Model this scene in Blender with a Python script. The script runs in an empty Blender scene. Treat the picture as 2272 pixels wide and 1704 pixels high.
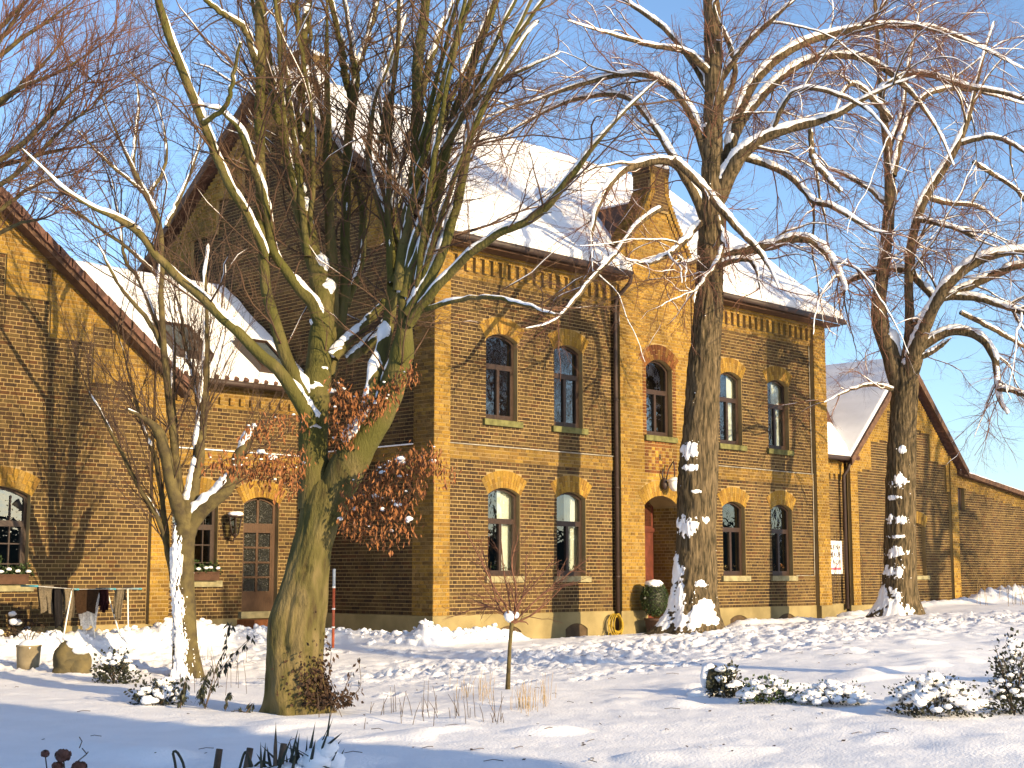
import bpy, math, random
import numpy as np
from mathutils import Vector, Matrix
rng = np.random.default_rng(11); random.seed(11)
S = bpy.context.scene
COL = S.collection
# ------------------------------------------------------------------ camera
F_PX = 3242.0; CXP, CYP, HOR = 1136.0, 852.0, 1274.0
PITCH = math.atan((HOR - CYP) / F_PX); AZ = math.radians(44.4)
VH = np.array([math.cos(AZ), math.sin(AZ), 0.0]); RT = np.array([math.sin(AZ), -math.cos(AZ), 0.0])
FW = VH * math.cos(PITCH) + np.array([0, 0, math.sin(PITCH)]); UPV = np.cross(RT, FW)
CAM = -29.3 * VH + 1.56 * RT; CAM[2] = 1.28
cam_data = bpy.data.cameras.new('camera'); cam = bpy.data.objects.new('camera', cam_data); COL.objects.link(cam)
cam_data.sensor_fit = 'HORIZONTAL'; cam_data.sensor_width = 36.0; cam_data.lens = 36.0 * F_PX / 2272.0
cam_data.clip_start = 0.1; cam_data.clip_end = 3000.0
m3 = Matrix(((RT[0], UPV[0], -FW[0]), (RT[1], UPV[1], -FW[1]), (RT[2], UPV[2], -FW[2])))
cam.matrix_world = Matrix.Translation(Vector(CAM)) @ m3.to_4x4()
S.camera = cam
# ------------------------------------------------------------------ sky and sun
SUN_EL = math.radians(14.0)
SUN_SX = -0.02                                    # light travels along (SUN_SX, 1) on the ground
ld = Vector((SUN_SX, 1.0, 0)).normalized() * math.cos(SUN_EL) + Vector((0, 0, -math.sin(SUN_EL)))
world = bpy.data.worlds.new('World'); S.world = world; world.use_nodes = True
wn = world.node_tree.nodes; wl = world.node_tree.links
bg = wn['Background']; sky = wn.new('ShaderNodeTexSky'); sky.sky_type = 'NISHITA'; sky.sun_disc = False
sky.sun_elevation = SUN_EL
sky.sun_rotation = math.atan2(-ld.x, -ld.y)
sky.air_density = 0.85; sky.dust_density = 0.9; sky.ozone_density = 2.6
bg.inputs['Strength'].default_value = 0.15
wl.new(sky.outputs[0], bg.inputs['Color'])
sun_d = bpy.data.lights.new('sun', 'SUN'); sun_d.energy = 4.5; sun_d.angle = math.radians(0.5); sun_d.color = (1.0, 0.765, 0.44)
sun = bpy.data.objects.new('sun', sun_d); COL.objects.link(sun); sun.location = (0, -60, 30)
sun.rotation_euler = ld.to_track_quat('-Z', 'Y').to_euler()
S.view_settings.view_transform = 'Standard'; S.view_settings.look = 'None'
S.view_settings.exposure = 0.92; S.view_settings.gamma = 1.0
S.render.engine = 'CYCLES'
S.cycles.use_denoising = True
S.cycles.max_bounces = 6; S.cycles.diffuse_bounces = 3; S.cycles.transparent_max_bounces = 8
# ------------------------------------------------------------------ geometry helpers
def pix(x, y, d):
    """photograph pixel at horizontal distance d from the camera -> world point"""
    v = FW + RT * (x - CXP) / F_PX - UPV * (y - CYP) / F_PX
    return CAM + v * (d / float(v @ VH))
def big(u, v, d):
    return pix(u * .51356, v * .51356, d)
def on_y(x, y, Y):
    v = FW + RT * (x - CXP) / F_PX - UPV * (y - CYP) / F_PX
    return CAM + v * ((Y - CAM[1]) / v[1])
def hsh(ix, iy, iz, seed):
    n = (ix * 374761393 + iy * 668265263 + iz * 2147483647 + seed * 1274126177) & 0xFFFFFFFF
    n = ((n ^ (n >> 13)) * 1274126177) & 0xFFFFFFFF
    return ((n ^ (n >> 16)) & 0xFFFF) / 65535.0
def noise(x, y, z=0.0, seed=0):
    x, y, z = np.broadcast_arrays(np.asarray(x, float), np.asarray(y, float), np.asarray(z, float))
    fx, fy, fz = np.floor(x), np.floor(y), np.floor(z)
    ix, iy, iz = fx.astype(np.int64), fy.astype(np.int64), fz.astype(np.int64)
    tx, ty, tz = x - fx, y - fy, z - fz
    tx = tx * tx * (3 - 2 * tx); ty = ty * ty * (3 - 2 * ty); tz = tz * tz * (3 - 2 * tz)
    r = 0
    for a in (0, 1):
        for b in (0, 1):
            for c in (0, 1):
                w = (tx if a else 1 - tx) * (ty if b else 1 - ty) * (tz if c else 1 - tz)
                r = r + w * hsh(ix + a, iy + b, iz + c, seed)
    return r
def fbm(x, y, z=0.0, seed=0, o=3):
    r = 0; a = .5; s = 1.0
    for i in range(o):
        r = r + a * noise(np.asarray(x) * s, np.asarray(y) * s, np.asarray(z) * s, seed + i); a *= .5; s *= 2.03
    return r / (1 - .5 ** o)
ORG = {}
def link(o, parent=None):
    COL.objects.link(o)
    if parent is not None:
        o.parent = parent; ORG[o.name] = ORG.get(parent.name, Vector((0, 0, 0)))
    else:
        ORG[o.name] = Vector((0, 0, 0))
    return o
def tag(o, label=None, cat=None, group=None, kind=None):
    if label: o['label'] = label
    if cat: o['category'] = cat
    if group: o['group'] = group
    if kind: o['kind'] = kind
    return o
def empty(name, loc, label=None, cat=None, group=None):
    o = bpy.data.objects.new(name, None); COL.objects.link(o); o.location = Vector(loc); o.empty_display_size = .2
    ORG[o.name] = Vector(loc)
    return tag(o, label, cat, group)
def np_mesh(name, V, Q, mat, parent=None, smooth=True, cols=None, base=None):
    """V (n,3) world coordinates, Q (m,3|4) faces"""
    V = np.asarray(V, float); Q = np.asarray(Q, np.int32)
    o_ = np.zeros(3)
    if parent is not None: o_ = np.array(ORG[parent.name])
    if base is not None: o_ = np.array(base)
    me = bpy.data.meshes.new(name); k = Q.shape[1]
    me.vertices.add(len(V)); me.vertices.foreach_set('co', (V - o_).astype(np.float32).ravel())
    me.loops.add(Q.size); me.loops.foreach_set('vertex_index', Q.ravel())
    me.polygons.add(len(Q)); me.polygons.foreach_set('loop_start', np.arange(0, Q.size, k, dtype=np.int32))
    me.update(calc_edges=True)
    me.polygons.foreach_set('use_smooth', np.full(len(Q), smooth))
    if cols is not None:
        at = me.color_attributes.new('Col', 'FLOAT_COLOR', 'CORNER')
        c = np.ones((Q.size, 4), np.float32); c[:, :3] = np.repeat(np.asarray(cols, np.float32), k, axis=0)
        at.data.foreach_set('color', c.ravel())
    me.materials.append(mat)
    o = bpy.data.objects.new(name, me); link(o, parent)
    if base is not None and parent is None: o.location = Vector(base); ORG[o.name] = Vector(base)
    return o
class MB:
    """collects shapes in world coordinates; build() links them as one mesh object"""
    def __init__(s): s.v = []; s.f = []; s.c = []; s.sm = []
    def add(s, vs, fs, col=None, smooth=False):
        n = len(s.v); s.v.extend([tuple(map(float, p)) for p in vs])
        for f in fs: s.f.append(tuple(i + n for i in f)); s.c.append(col or (1, 1, 1)); s.sm.append(smooth)
    def box(s, a, b, col=None):
        x0, y0, z0 = a; x1, y1, z1 = b
        s.add([(x0, y0, z0), (x1, y0, z0), (x1, y1, z0), (x0, y1, z0), (x0, y0, z1), (x1, y0, z1), (x1, y1, z1), (x0, y1, z1)],
              [(0, 3, 2, 1), (4, 5, 6, 7), (0, 1, 5, 4), (1, 2, 6, 5), (2, 3, 7, 6), (3, 0, 4, 7)], col)
    def tube(s, pts, rad, sides=8, caps=True, col=None, jit=0.0, smooth=True):
        pts = [np.asarray(p, float) for p in pts]; n = len(pts)
        if not hasattr(rad, '__len__'): rad = [rad] * n
        t0 = pts[1] - pts[0]; t0 /= np.linalg.norm(t0) + 1e-9
        a = np.cross(t0, (0, 0, 1.0));
        if np.linalg.norm(a) < .1: a = np.cross(t0, (1.0, 0, 0))
        a /= np.linalg.norm(a); vs = []
        for i in range(n):
            t = pts[min(i + 1, n - 1)] - pts[max(i - 1, 0)]; t /= np.linalg.norm(t) + 1e-9
            a = a - t * (a @ t); a /= np.linalg.norm(a) + 1e-9; b = np.cross(t, a)
            for k in range(sides):
                th = 2 * math.pi * k / sides; r = rad[i] * (1 + (random.uniform(-jit, jit) if jit else 0))
                vs.append(pts[i] + r * (math.cos(th) * a + math.sin(th) * b))
        fs = [(i * sides + k, i * sides + (k + 1) % sides, (i + 1) * sides + (k + 1) % sides, (i + 1) * sides + k) for i in range(n - 1) for k in range(sides)]
        if caps: fs += [tuple(range(sides - 1, -1, -1)), tuple((n - 1) * sides + k for k in range(sides))]
        s.add(vs, fs, col, smooth)
    def lathe(s, prof, c, sides=20, col=None, smooth=True):
        vs = [(c[0] + r * math.cos(2 * math.pi * k / sides), c[1] + r * math.sin(2 * math.pi * k / sides), c[2] + z) for r, z in prof for k in range(sides)]
        n = len(prof)
        fs = [(i * sides + k, i * sides + (k + 1) % sides, (i + 1) * sides + (k + 1) % sides, (i + 1) * sides + k) for i in range(n - 1) for k in range(sides)]
        s.add(vs, fs, col, smooth)
    def blob(s, c, r, seed=0, amp=.25, fr=2.0, nu=14, nv=9, flat=0.0, col=None):
        """lumpy closed body with radii r=(rx,ry,rz); flat cuts its underside"""
        th = np.linspace(0, math.pi, nv + 1); ph = np.linspace(0, 2 * math.pi, nu, endpoint=False); vs = []
        T, P_ = np.meshgrid(th, ph, indexing='ij')
        d = np.stack([np.sin(T) * np.cos(P_), np.sin(T) * np.sin(P_), np.cos(T)], -1)
        k = 1 + amp * 2 * (fbm(d[..., 0] * fr + 9.1 + seed * 3.7, d[..., 1] * fr + 5, d[..., 2] * fr + 3, seed) - .5)
        v = d * k[..., None] * np.asarray(r, float)
        v[..., 2] = np.maximum(v[..., 2], -abs(flat) * r[2] if flat else -9)
        v = v.reshape(-1, 3) + np.asarray(c, float)
        fs = [(i * nu + j, (i + 1) * nu + j, (i + 1) * nu + (j + 1) % nu, i * nu + (j + 1) % nu) for i in range(nv) for j in range(nu)]
        s.add(v, fs, col, True)
    def build(s, name, mat, parent=None, base=None, cols=False):
        o_ = Vector((0, 0, 0))
        if parent is not None: o_ = ORG[parent.name]
        if base is not None: o_ = Vector(base)
        me = bpy.data.meshes.new(name)
        me.from_pydata([(x - o_.x, y - o_.y, z - o_.z) for x, y, z in s.v], [], s.f)
        me.polygons.foreach_set('use_smooth', s.sm)
        if cols:
            at = me.color_attributes.new('Col', 'FLOAT_COLOR', 'CORNER'); buf = []
            for f, c in zip(s.f, s.c): buf.extend((c[0], c[1], c[2], 1.0) * len(f))
            at.data.foreach_set('color', buf)
        me.materials.append(mat)
        o = bpy.data.objects.new(name, me); link(o, parent)
        if base is not None and parent is None: o.location = o_; ORG[o.name] = o_
        return o
# ------------------------------------------------------------------ materials
def mat(name, col, rough=.75, nscale=6., namt=.25, bump=.25, bscale=30., spec=.25, metal=0., col2=None, attr=False, stretch=None, emis=None, sub=0.):
    if max(col) < .6: col = tuple(c * .74 for c in col); col2 = tuple(c * .74 for c in col2) if col2 else None
    m = bpy.data.materials.new(name); m.use_nodes = True; nt = m.node_tree; N = nt.nodes; L = nt.links
    p = N['Principled BSDF']; p.inputs['Roughness'].default_value = rough; p.inputs['Metallic'].default_value = metal
    p.inputs['Specular IOR Level'].default_value = spec
    tc = N.new('ShaderNodeTexCoord'); mp = N.new('ShaderNodeMapping'); L.new(tc.outputs['Object'], mp.inputs[0])
    if stretch: mp.inputs['Scale'].default_value = stretch
    nz = N.new('ShaderNodeTexNoise'); nz.inputs['Scale'].default_value = nscale; nz.inputs['Detail'].default_value = 5; L.new(mp.outputs[0], nz.inputs['Vector'])
    mx = N.new('ShaderNodeMix'); mx.data_type = 'RGBA'
    if attr:
        va = N.new('ShaderNodeVertexColor'); va.layer_name = 'Col'
        mul = N.new('ShaderNodeMix'); mul.data_type = 'RGBA'; mul.blend_type = 'MULTIPLY'; mul.inputs[0].default_value = 1
        rp = N.new('ShaderNodeValToRGB'); rp.color_ramp.elements[0].color = (1 - namt, 1 - namt, 1 - namt, 1); rp.color_ramp.elements[1].color = (1 + namt, 1 + namt, 1 + namt, 1)
        rp.color_ramp.elements[0].position = .3; rp.color_ramp.elements[1].position = .7
        L.new(nz.outputs[0], rp.inputs[0]); L.new(va.outputs[0], mul.inputs[6]); L.new(rp.outputs[0], mul.inputs[7])
        mp2 = N.new('ShaderNodeMapping'); mp2.inputs['Scale'].default_value = (1.3, 1.3, .45); L.new(tc.outputs['Object'], mp2.inputs[0]); nb = N.new('ShaderNodeTexNoise'); nb.inputs['Scale'].default_value = .9; nb.inputs['Detail'].default_value = 6; L.new(mp2.outputs[0], nb.inputs['Vector'])
        r2 = N.new('ShaderNodeValToRGB'); r2.color_ramp.elements[0].position = .36; r2.color_ramp.elements[0].color = (.66, .66, .68, 1); r2.color_ramp.elements[1].position = .66; r2.color_ramp.elements[1].color = (1.14, 1.12, 1.08, 1); L.new(nb.outputs[0], r2.inputs[0])
        ml2 = N.new('ShaderNodeMix'); ml2.data_type = 'RGBA'; ml2.blend_type = 'MULTIPLY'; ml2.inputs[0].default_value = 1; L.new(mul.outputs[2], ml2.inputs[6]); L.new(r2.outputs[0], ml2.inputs[7]); L.new(ml2.outputs[2], p.inputs['Base Color'])
    else:
        c2 = col2 or tuple(c * (1 - namt) for c in col); c1 = col if col2 else tuple(min(1, c * (1 + namt)) for c in col)
        rp = N.new('ShaderNodeValToRGB'); rp.color_ramp.elements[0].color = (*c2, 1); rp.color_ramp.elements[1].color = (*c1, 1)
        rp.color_ramp.elements[0].position = .35; rp.color_ramp.elements[1].position = .65
        L.new(nz.outputs[0], rp.inputs[0]); L.new(rp.outputs[0], p.inputs['Base Color'])
    if bump:
        n2 = N.new('ShaderNodeTexNoise'); n2.inputs['Scale'].default_value = bscale; n2.inputs['Detail'].default_value = 4; L.new(mp.outputs[0], n2.inputs['Vector'])
        bp = N.new('ShaderNodeBump'); bp.inputs['Strength'].default_value = bump; bp.inputs['Distance'].default_value = .02
        L.new(n2.outputs[0], bp.inputs['Height']); L.new(bp.outputs[0], p.inputs['Normal'])
    if sub:
        p.inputs['Subsurface Weight'].default_value = sub; p.inputs['Subsurface Radius'].default_value = (.03, .04, .05)
    return m
def glass_mat():
    m = bpy.data.materials.new('window_glass'); m.use_nodes = True; nt = m.node_tree; N = nt.nodes; L = nt.links
    N.remove(N['Principled BSDF']); out = N['Material Output']
    tr = N.new('ShaderNodeBsdfTransparent'); tr.inputs[0].default_value = (.78, .84, .82, 1)
    gl = N.new('ShaderNodeBsdfGlossy'); gl.inputs['Roughness'].default_value = .015; gl.inputs[0].default_value = (.9, .93, .95, 1)
    tc = N.new('ShaderNodeTexCoord'); nz = N.new('ShaderNodeTexNoise'); nz.inputs['Scale'].default_value = 5.; L.new(tc.outputs['Object'], nz.inputs['Vector'])
    bp = N.new('ShaderNodeBump'); bp.inputs['Strength'].default_value = .12; bp.inputs['Distance'].default_value = .02; L.new(nz.outputs[0], bp.inputs['Height']); L.new(bp.outputs[0], gl.inputs['Normal'])
    fr = N.new('ShaderNodeFresnel'); fr.inputs['IOR'].default_value = 1.9
    ma = N.new('ShaderNodeMath'); ma.operation = 'MULTIPLY_ADD'; ma.inputs[1].default_value = 1.3; ma.inputs[2].default_value = .05; ma.use_clamp = True
    L.new(fr.outputs[0], ma.inputs[0])
    ms = N.new('ShaderNodeMixShader'); L.new(ma.outputs[0], ms.inputs[0]); L.new(tr.outputs[0], ms.inputs[1]); L.new(gl.outputs[0], ms.inputs[2]); L.new(ms.outputs[0], out.inputs[0])
    return m
MT = {}
MT['snow'] = mat('snow', (.90, .90, .92), .6, 2.5, .03, .5, 34., .3)
MT['snow_fine'] = mat('snow_on_branch', (.90, .90, .92), .55, 6., .03, .3, 40., .3)
MT['brick'] = mat('brick', (1, 1, 1), .85, 45., .22, .5, 90., .15, attr=True)
MT['mortar'] = mat('mortar', (.415, .295, .135), .9, 1.3, .18, .4, 120., .1)
MT['plinth'] = mat('plinth_render', (.34, .27, .13), .9, 1.6, .22, .3, 40., .1)
MT['stone'] = mat('sill_stone', (.34, .30, .17), .85, 6., .25, .3, 50., .15)
MT['stone_green'] = mat('mossy_sill_stone', (.17, .165, .065), .9, 7., .3, .3, 50., .15)
MT['wood'] = mat('brown_window_wood', (.045, .024, .016), .45, 20., .25, .1, 60., .4)
MT['wood_light'] = mat('door_oak', (.085, .04, .018), .5, 14., .3, .15, 60., .4, stretch=(6, 6, .6))
MT['door_red'] = mat('door_red', (.13, .03, .016), .5, 8., .25, .1, 60., .4)
MT['roof_board'] = mat('verge_board', (.13, .07, .042), .7, 8., .3, .2, 40., .25)
MT['tile'] = mat('roof_tile', (.14, .07, .05), .75, 9., .3, .3, 60., .25)
MT['gutter'] = mat('brown_gutter', (.05, .028, .021), .6, 10., .2, .05, 60., .5)
MT['glass'] = glass_mat()
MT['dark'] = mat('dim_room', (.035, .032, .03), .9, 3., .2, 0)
MT['curtain'] = mat('white_curtain', (.72, .70, .64), .9, 5., .06, .1)
MT['bark_beech'] = mat('beech_bark', (.25, .20, .085), .85, 4.2, .3, .9, 26., .15, stretch=(1.6, 1.6, .5))
def _beech(m):
    N = m.node_tree.nodes; L = m.node_tree.links; rp = [n for n in N if n.type == 'VALTORGB'][0]; cr = rp.color_ramp
    cr.elements[0].position = .28; cr.elements[0].color = (.05, .034, .017, 1); cr.elements[1].position = .78; cr.elements[1].color = (.20, .155, .07, 1)
    e = cr.elements.new(.44); e.color = (.095, .08, .027, 1); e = cr.elements.new(.58); e.color = (.145, .112, .048, 1)
    tc = N.new('ShaderNodeTexCoord'); sp = N.new('ShaderNodeSeparateXYZ'); L.new(tc.outputs['Object'], sp.inputs[0]); n3 = N.new('ShaderNodeTexNoise'); n3.inputs['Scale'].default_value = 1.1; n3.inputs['Detail'].default_value = 4; L.new(tc.outputs['Object'], n3.inputs['Vector'])
    mr = N.new('ShaderNodeMapRange'); mr.inputs[1].default_value = .9; mr.inputs[2].default_value = 3.2; L.new(sp.outputs[2], mr.inputs[0])
    ad = N.new('ShaderNodeMath'); ad.operation = 'MULTIPLY'; L.new(mr.outputs[0], ad.inputs[0]); ra = N.new('ShaderNodeMapRange'); ra.inputs[1].default_value = .35; ra.inputs[2].default_value = .6; L.new(n3.outputs[0], ra.inputs[0]); L.new(ra.outputs[0], ad.inputs[1])
    mx = N.new('ShaderNodeMix'); mx.data_type = 'RGBA'; L.new(ad.outputs[0], mx.inputs[0]); L.new(rp.outputs[0], mx.inputs[6]); mx.inputs[7].default_value = (.082, .078, .020, 1); L.new(mx.outputs[2], N['Principled BSDF'].inputs['Base Color'])
_beech(MT['bark_beech'])
MT['bark_lime'] = mat('lime_bark', (.225, .165, .095), .9, 11., .3, 1., 26., .1, col2=(.048, .04, .023), stretch=(2.2, 2.2, .32))
MT['bark_dark'] = mat('dark_bark', (.17, .135, .055), .85, 6., .3, .5, 40., .15, col2=(.075, .058, .034))
MT['twig'] = mat('twig', (.13, .075, .045), .8, 4., .3, 0)
MT['twig_red'] = mat('reddish_twig', (.20, .095, .06), .8, 3., .3, 0)
MT['twig_dark'] = mat('dark_twig', (.095, .06, .042), .8, 3., .3, 0)
MT['leaf'] = mat('withered_leaf', (.42, .17, .05), .65, 30., .4, 0, spec=.3, col2=(.20, .07, .025))
MT['leaf_brown'] = mat('brown_winter_leaf', (.085, .045, .024), .7, 30., .4, 0, col2=(.04, .024, .016))
MT['leaf_dark'] = mat('dark_winter_leaf', (.045, .055, .025), .55, 20., .4, 0, spec=.35, col2=(.03, .028, .022))
MT['leaf_green'] = mat('evergreen_leaf', (.045, .075, .02), .5, 20., .4, 0, spec=.35)
MT['stalk'] = mat('dry_stalk', (.42, .29, .13), .85, 20., .3, 0)
MT['stalk_dark'] = mat('dark_stalk', (.12, .085, .06), .85, 20., .3, 0)
MT['rock'] = mat('mossy_rock', (.20, .155, .07), .9, 4., .3, .7, 18., .15, col2=(.10, .085, .05))
# ------------------------------------------------------------------ ground
CP = np.array([(-6.05, -.5, -.42), (-9.4, -7.7, -.27), (4.1, -3.5, .16), (12.1, -3.3, .31), (-.2, -.4, -.06), (14.5, -.4, .04), (7, -.4, -.04), (2, -.5, -.06), (4.5, -.5, -.05), (10, -.5, .0), (-5.5, 3, .05), (-1.5, 3.6, .05),
               (-6.6, -8.6, -.2), (-12, -14, -.3), (-19, -21, -.3), (18, .3, .3), (24, .4, .36), (32, 0, .36), (-5.5, -11, -.2), (10, -15, .1), (25, -15, .3), (-10, 3, -.1),
               (-8.3, -.8, -.2), (40, 20, .3), (-20, 20, 0), (-40, -20, -.3), (0, -45, -.2), (45, -30, .3)])
def _k(r): return np.where(r > 1e-9, r * r * np.log(r + 1e-12), 0)
_n = len(CP); _A = np.zeros((_n + 3, _n + 3)); _d = np.hypot(CP[:, None, 0] - CP[None, :, 0], CP[:, None, 1] - CP[None, :, 1])
_A[:_n, :_n] = _k(_d) + np.eye(_n) * .6; _A[:_n, _n] = 1; _A[:_n, _n + 1:] = CP[:, :2]; _A[_n:, :_n] = _A[:_n, _n:].T
_W = np.linalg.solve(_A, np.r_[CP[:, 2], 0, 0, 0])
def gz0(x, y):
    x = np.clip(np.asarray(x, float), -60, 60); y = np.clip(np.asarray(y, float), -60, 40)
    r = _W[_n] + _W[_n + 1] * x + _W[_n + 2] * y
    for i in range(_n): r = r + _W[i] * _k(np.hypot(x - CP[i, 0], y - CP[i, 1]))
    return np.clip(r, -.6, .6)
def segd(x, y, a, b):
    ax, ay = a; bx, by = b; t = np.clip(((x - ax) * (bx - ax) + (y - ay) * (by - ay)) / ((bx - ax) ** 2 + (by - ay) ** 2), 0, 1)
    return np.hypot(x - ax - t * (bx - ax), y - ay - t * (by - ay))
BANKS = [((-12, 2.2), (-4.0, 2.6), .25, .6), ((-4.0, 2.6), (-1.4, 2.9), .15, .5), ((-1.3, 2.3), (-.75, -.5), .20, .5), ((-.7, -.6), (1.2, -.9), .20, .35),
         ((9.0, -.85), (14.6, -.95), .13, .35), ((24, .1), (60, .1), .5, .8), ((15.0, -.1), (23, .1), .15, .5)]
def gz(x, y):
    x = np.asarray(x, float); y = np.asarray(y, float); z = gz0(x, y)
    z = z + .08 * (fbm(x * .45, y * .45, 0, 3, 2) - .5) + .03 * (fbm(x * 1.7, y * 1.7, 0, 5, 2) - .5) + .016 * (fbm(x * 6, y * 6, 0, 6, 3) - .5)
    # trodden strip between the trees and the house
    tr = np.exp(-((y + 5.2 + .18 * (x - 2)) / 2.2) ** 2) * np.clip((x + 8) / 4, 0, 1) * np.clip(1 - (x - 16) / 8, 0, 1)
    tr = np.maximum(tr, .75 * np.exp(-((y - .8) / 1.3) ** 2) * np.clip((-x - 2.0) / 1.5, 0, 1))
    n = fbm(x * 3.1, y * 3.1, 0, 8, 3); n2 = fbm(x * 8.5, y * 8.5, 0, 9, 2)
    z = z + tr * (.13 * (n - .5) + .17 * (n2 - .5) + .09 * (np.abs(fbm(x * 14, y * 14, 0, 12, 2) - .5) * 2 - .3) - .03)
    # soft mounds over buried plants in the near beds
    q = fbm(x * 1.1 + 7, y * 1.1, 0, 21, 2); z = z + np.clip(q - .57, 0, 1) * .30 * np.exp(-((y + 11.5) / 3.5) ** 2)
    for a, b, h, w in BANKS:
        d = segd(x, y, a, b); k = np.exp(-(d / w) ** 2)
        z = z + h * k * (.65 + .7 * fbm(x * 1.3, y * 1.3, 0, 31, 2)) + k * h * 1.5 * (np.abs(fbm(x * 6.5, y * 6.5, 0, 33, 3) - .5) - .1)
    return z
PRINTS = []
def _prints():
    r = random.Random(3)
    for (x, y, a, n) in ((-3.5, 1.5, -.9, 20), (2.0, -2.0, -.35, 26), (6.8, -1.2, -1.9, 16), (13, -4.5, 2.9, 34), (-2, -6.0, .12, 34), (1.0, -4.0, .05, 30), (8, -6.5, 3.3, 26), (-4.5, -3.5, .5, 24), (15, -7, 3.0, 30), (-5.0, .5, .3, 10)):
        for i in range(n):
            s = 1 if i % 2 else -1; PRINTS.append((x + s * .12 * math.sin(a) + r.gauss(0, .05), y - s * .12 * math.cos(a) + r.gauss(0, .05), a + r.gauss(0, .15), r.uniform(.05, .10)))
            x += .62 * math.cos(a); y += .62 * math.sin(a); a += r.gauss(0, .10)
_prints()
def stamp(x, y, z):
    z = z.copy()
    for px_, py_, a, dp in PRINTS:
        m_ = (np.abs(x - px_) < .45) & (np.abs(y - py_) < .45)
        if not m_.any(): continue
        dx, dy = x[m_] - px_, y[m_] - py_; u = (dx * math.cos(a) + dy * math.sin(a)) / .17; v = (-dx * math.sin(a) + dy * math.cos(a)) / .085; q = np.sqrt(u * u + v * v)
        z[m_] += -dp / (1 + np.exp((q - 1) * 9)) + .03 * np.exp(-((q - 1.45) / .35) ** 2) * (.5 + noise(x[m_] * 14, y[m_] * 14, 0, 5))
    return z
def gzs(x, y): return float(gz(np.array([x]), np.array([y]))[0])
ang = np.radians(np.concatenate([np.arange(-180, -26, 4.), np.arange(-26, -21, .6), np.arange(-21, 21, .12), np.arange(21, 26, .6), np.arange(26, 180, 4.)]))
rad = np.concatenate([np.arange(1.5, 9.5, .4), np.arange(9.5, 34, .072), np.arange(34, 52, .16), 52 * 1.06 ** np.arange(0, 55)])
base_a = math.atan2(VH[1], VH[0]); A_, R_ = np.meshgrid(base_a - ang, rad, indexing='ij')
gx = CAM[0] + R_ * np.cos(A_); gy = CAM[1] + R_ * np.sin(A_); gzv = stamp(gx, gy, gz(gx, gy))
na, nr = A_.shape; idx = np.arange(na * nr).reshape(na, nr); nxt = np.roll(idx, -1, axis=0)
Q = np.stack([idx[:, :-1], idx[:, 1:], nxt[:, 1:], nxt[:, :-1]], -1).reshape(-1, 4)[:, ::-1]
gv = np.stack([gx, gy, gzv], -1).reshape(-1, 3)
cv = np.array([[CAM[0], CAM[1], gzs(CAM[0], CAM[1])]])
ground = np_mesh('ground', gv, Q, MT['snow']); tag(ground, 'snow covered ground in front of the brick house', kind='structure')
# loose lumps on the shovelled banks
mb = MB()
for i in range(620):
    a, b, h, w = random.choice(BANKS[:4] + BANKS[:2]); t = random.random(); x = a[0] + t * (b[0] - a[0]) + random.gauss(0, w * .55); y = a[1] + t * (b[1] - a[1]) + random.gauss(0, w * .55)
    if (y > 3.35 and x < -4) or y > 3.9 or (x > -.25 and y > -.25): continue
    r = random.choice((.02, .025, .03, .04, .06)) * random.uniform(.8, 1.2); mb.blob((x, y, gzs(x, y) + r * .1), (r * random.uniform(.8, 1.6), r * random.uniform(.8, 1.6), r * random.uniform(.6, 1.1)), i, .6, 1.9, 9, 6)
tag(mb.build('snow_lumps', MT['snow']), 'broken lumps of shovelled snow along the walls', 'snow', kind='stuff')
# ------------------------------------------------------------------ brickwork
PAL = {'brown': [(0.0626, 0.0372, 0.0186), (0.0717, 0.0428, 0.0202), (0.0828, 0.0505, 0.0222), (0.0546, 0.0336, 0.0186), (0.0918, 0.0572, 0.0238), (0.0677, 0.0428, 0.0217), (0.0842, 0.0428, 0.0192), (0.1044, 0.0684, 0.027), (0.0491, 0.0311, 0.0186), (0.0757, 0.0479, 0.0212), (0.0968, 0.0643, 0.028)],
       'yellow': [(0.2675, 0.1575, 0.0294), (0.2943, 0.1764, 0.0323), (0.2408, 0.1365, 0.0285), (0.321, 0.1943, 0.0399), (0.2033, 0.1155, 0.0276), (0.2729, 0.1733, 0.0475)],
       'ochre': [(0.2152, 0.1277, 0.0285), (0.1785, 0.1051, 0.0276), (0.2363, 0.1473, 0.0351), (0.147, 0.0876, 0.0276), (0.1995, 0.1257, 0.0446)],
       'red': [(0.1435, 0.0551, 0.019), (0.1681, 0.0712, 0.0218), (0.123, 0.0456, 0.0181), (0.1845, 0.095, 0.0256)],
       'dark': [(.085, .05, .027), (.105, .063, .03), (.07, .042, .025), (.13, .08, .036)]}
COURSE = .077; JN = .0152
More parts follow.
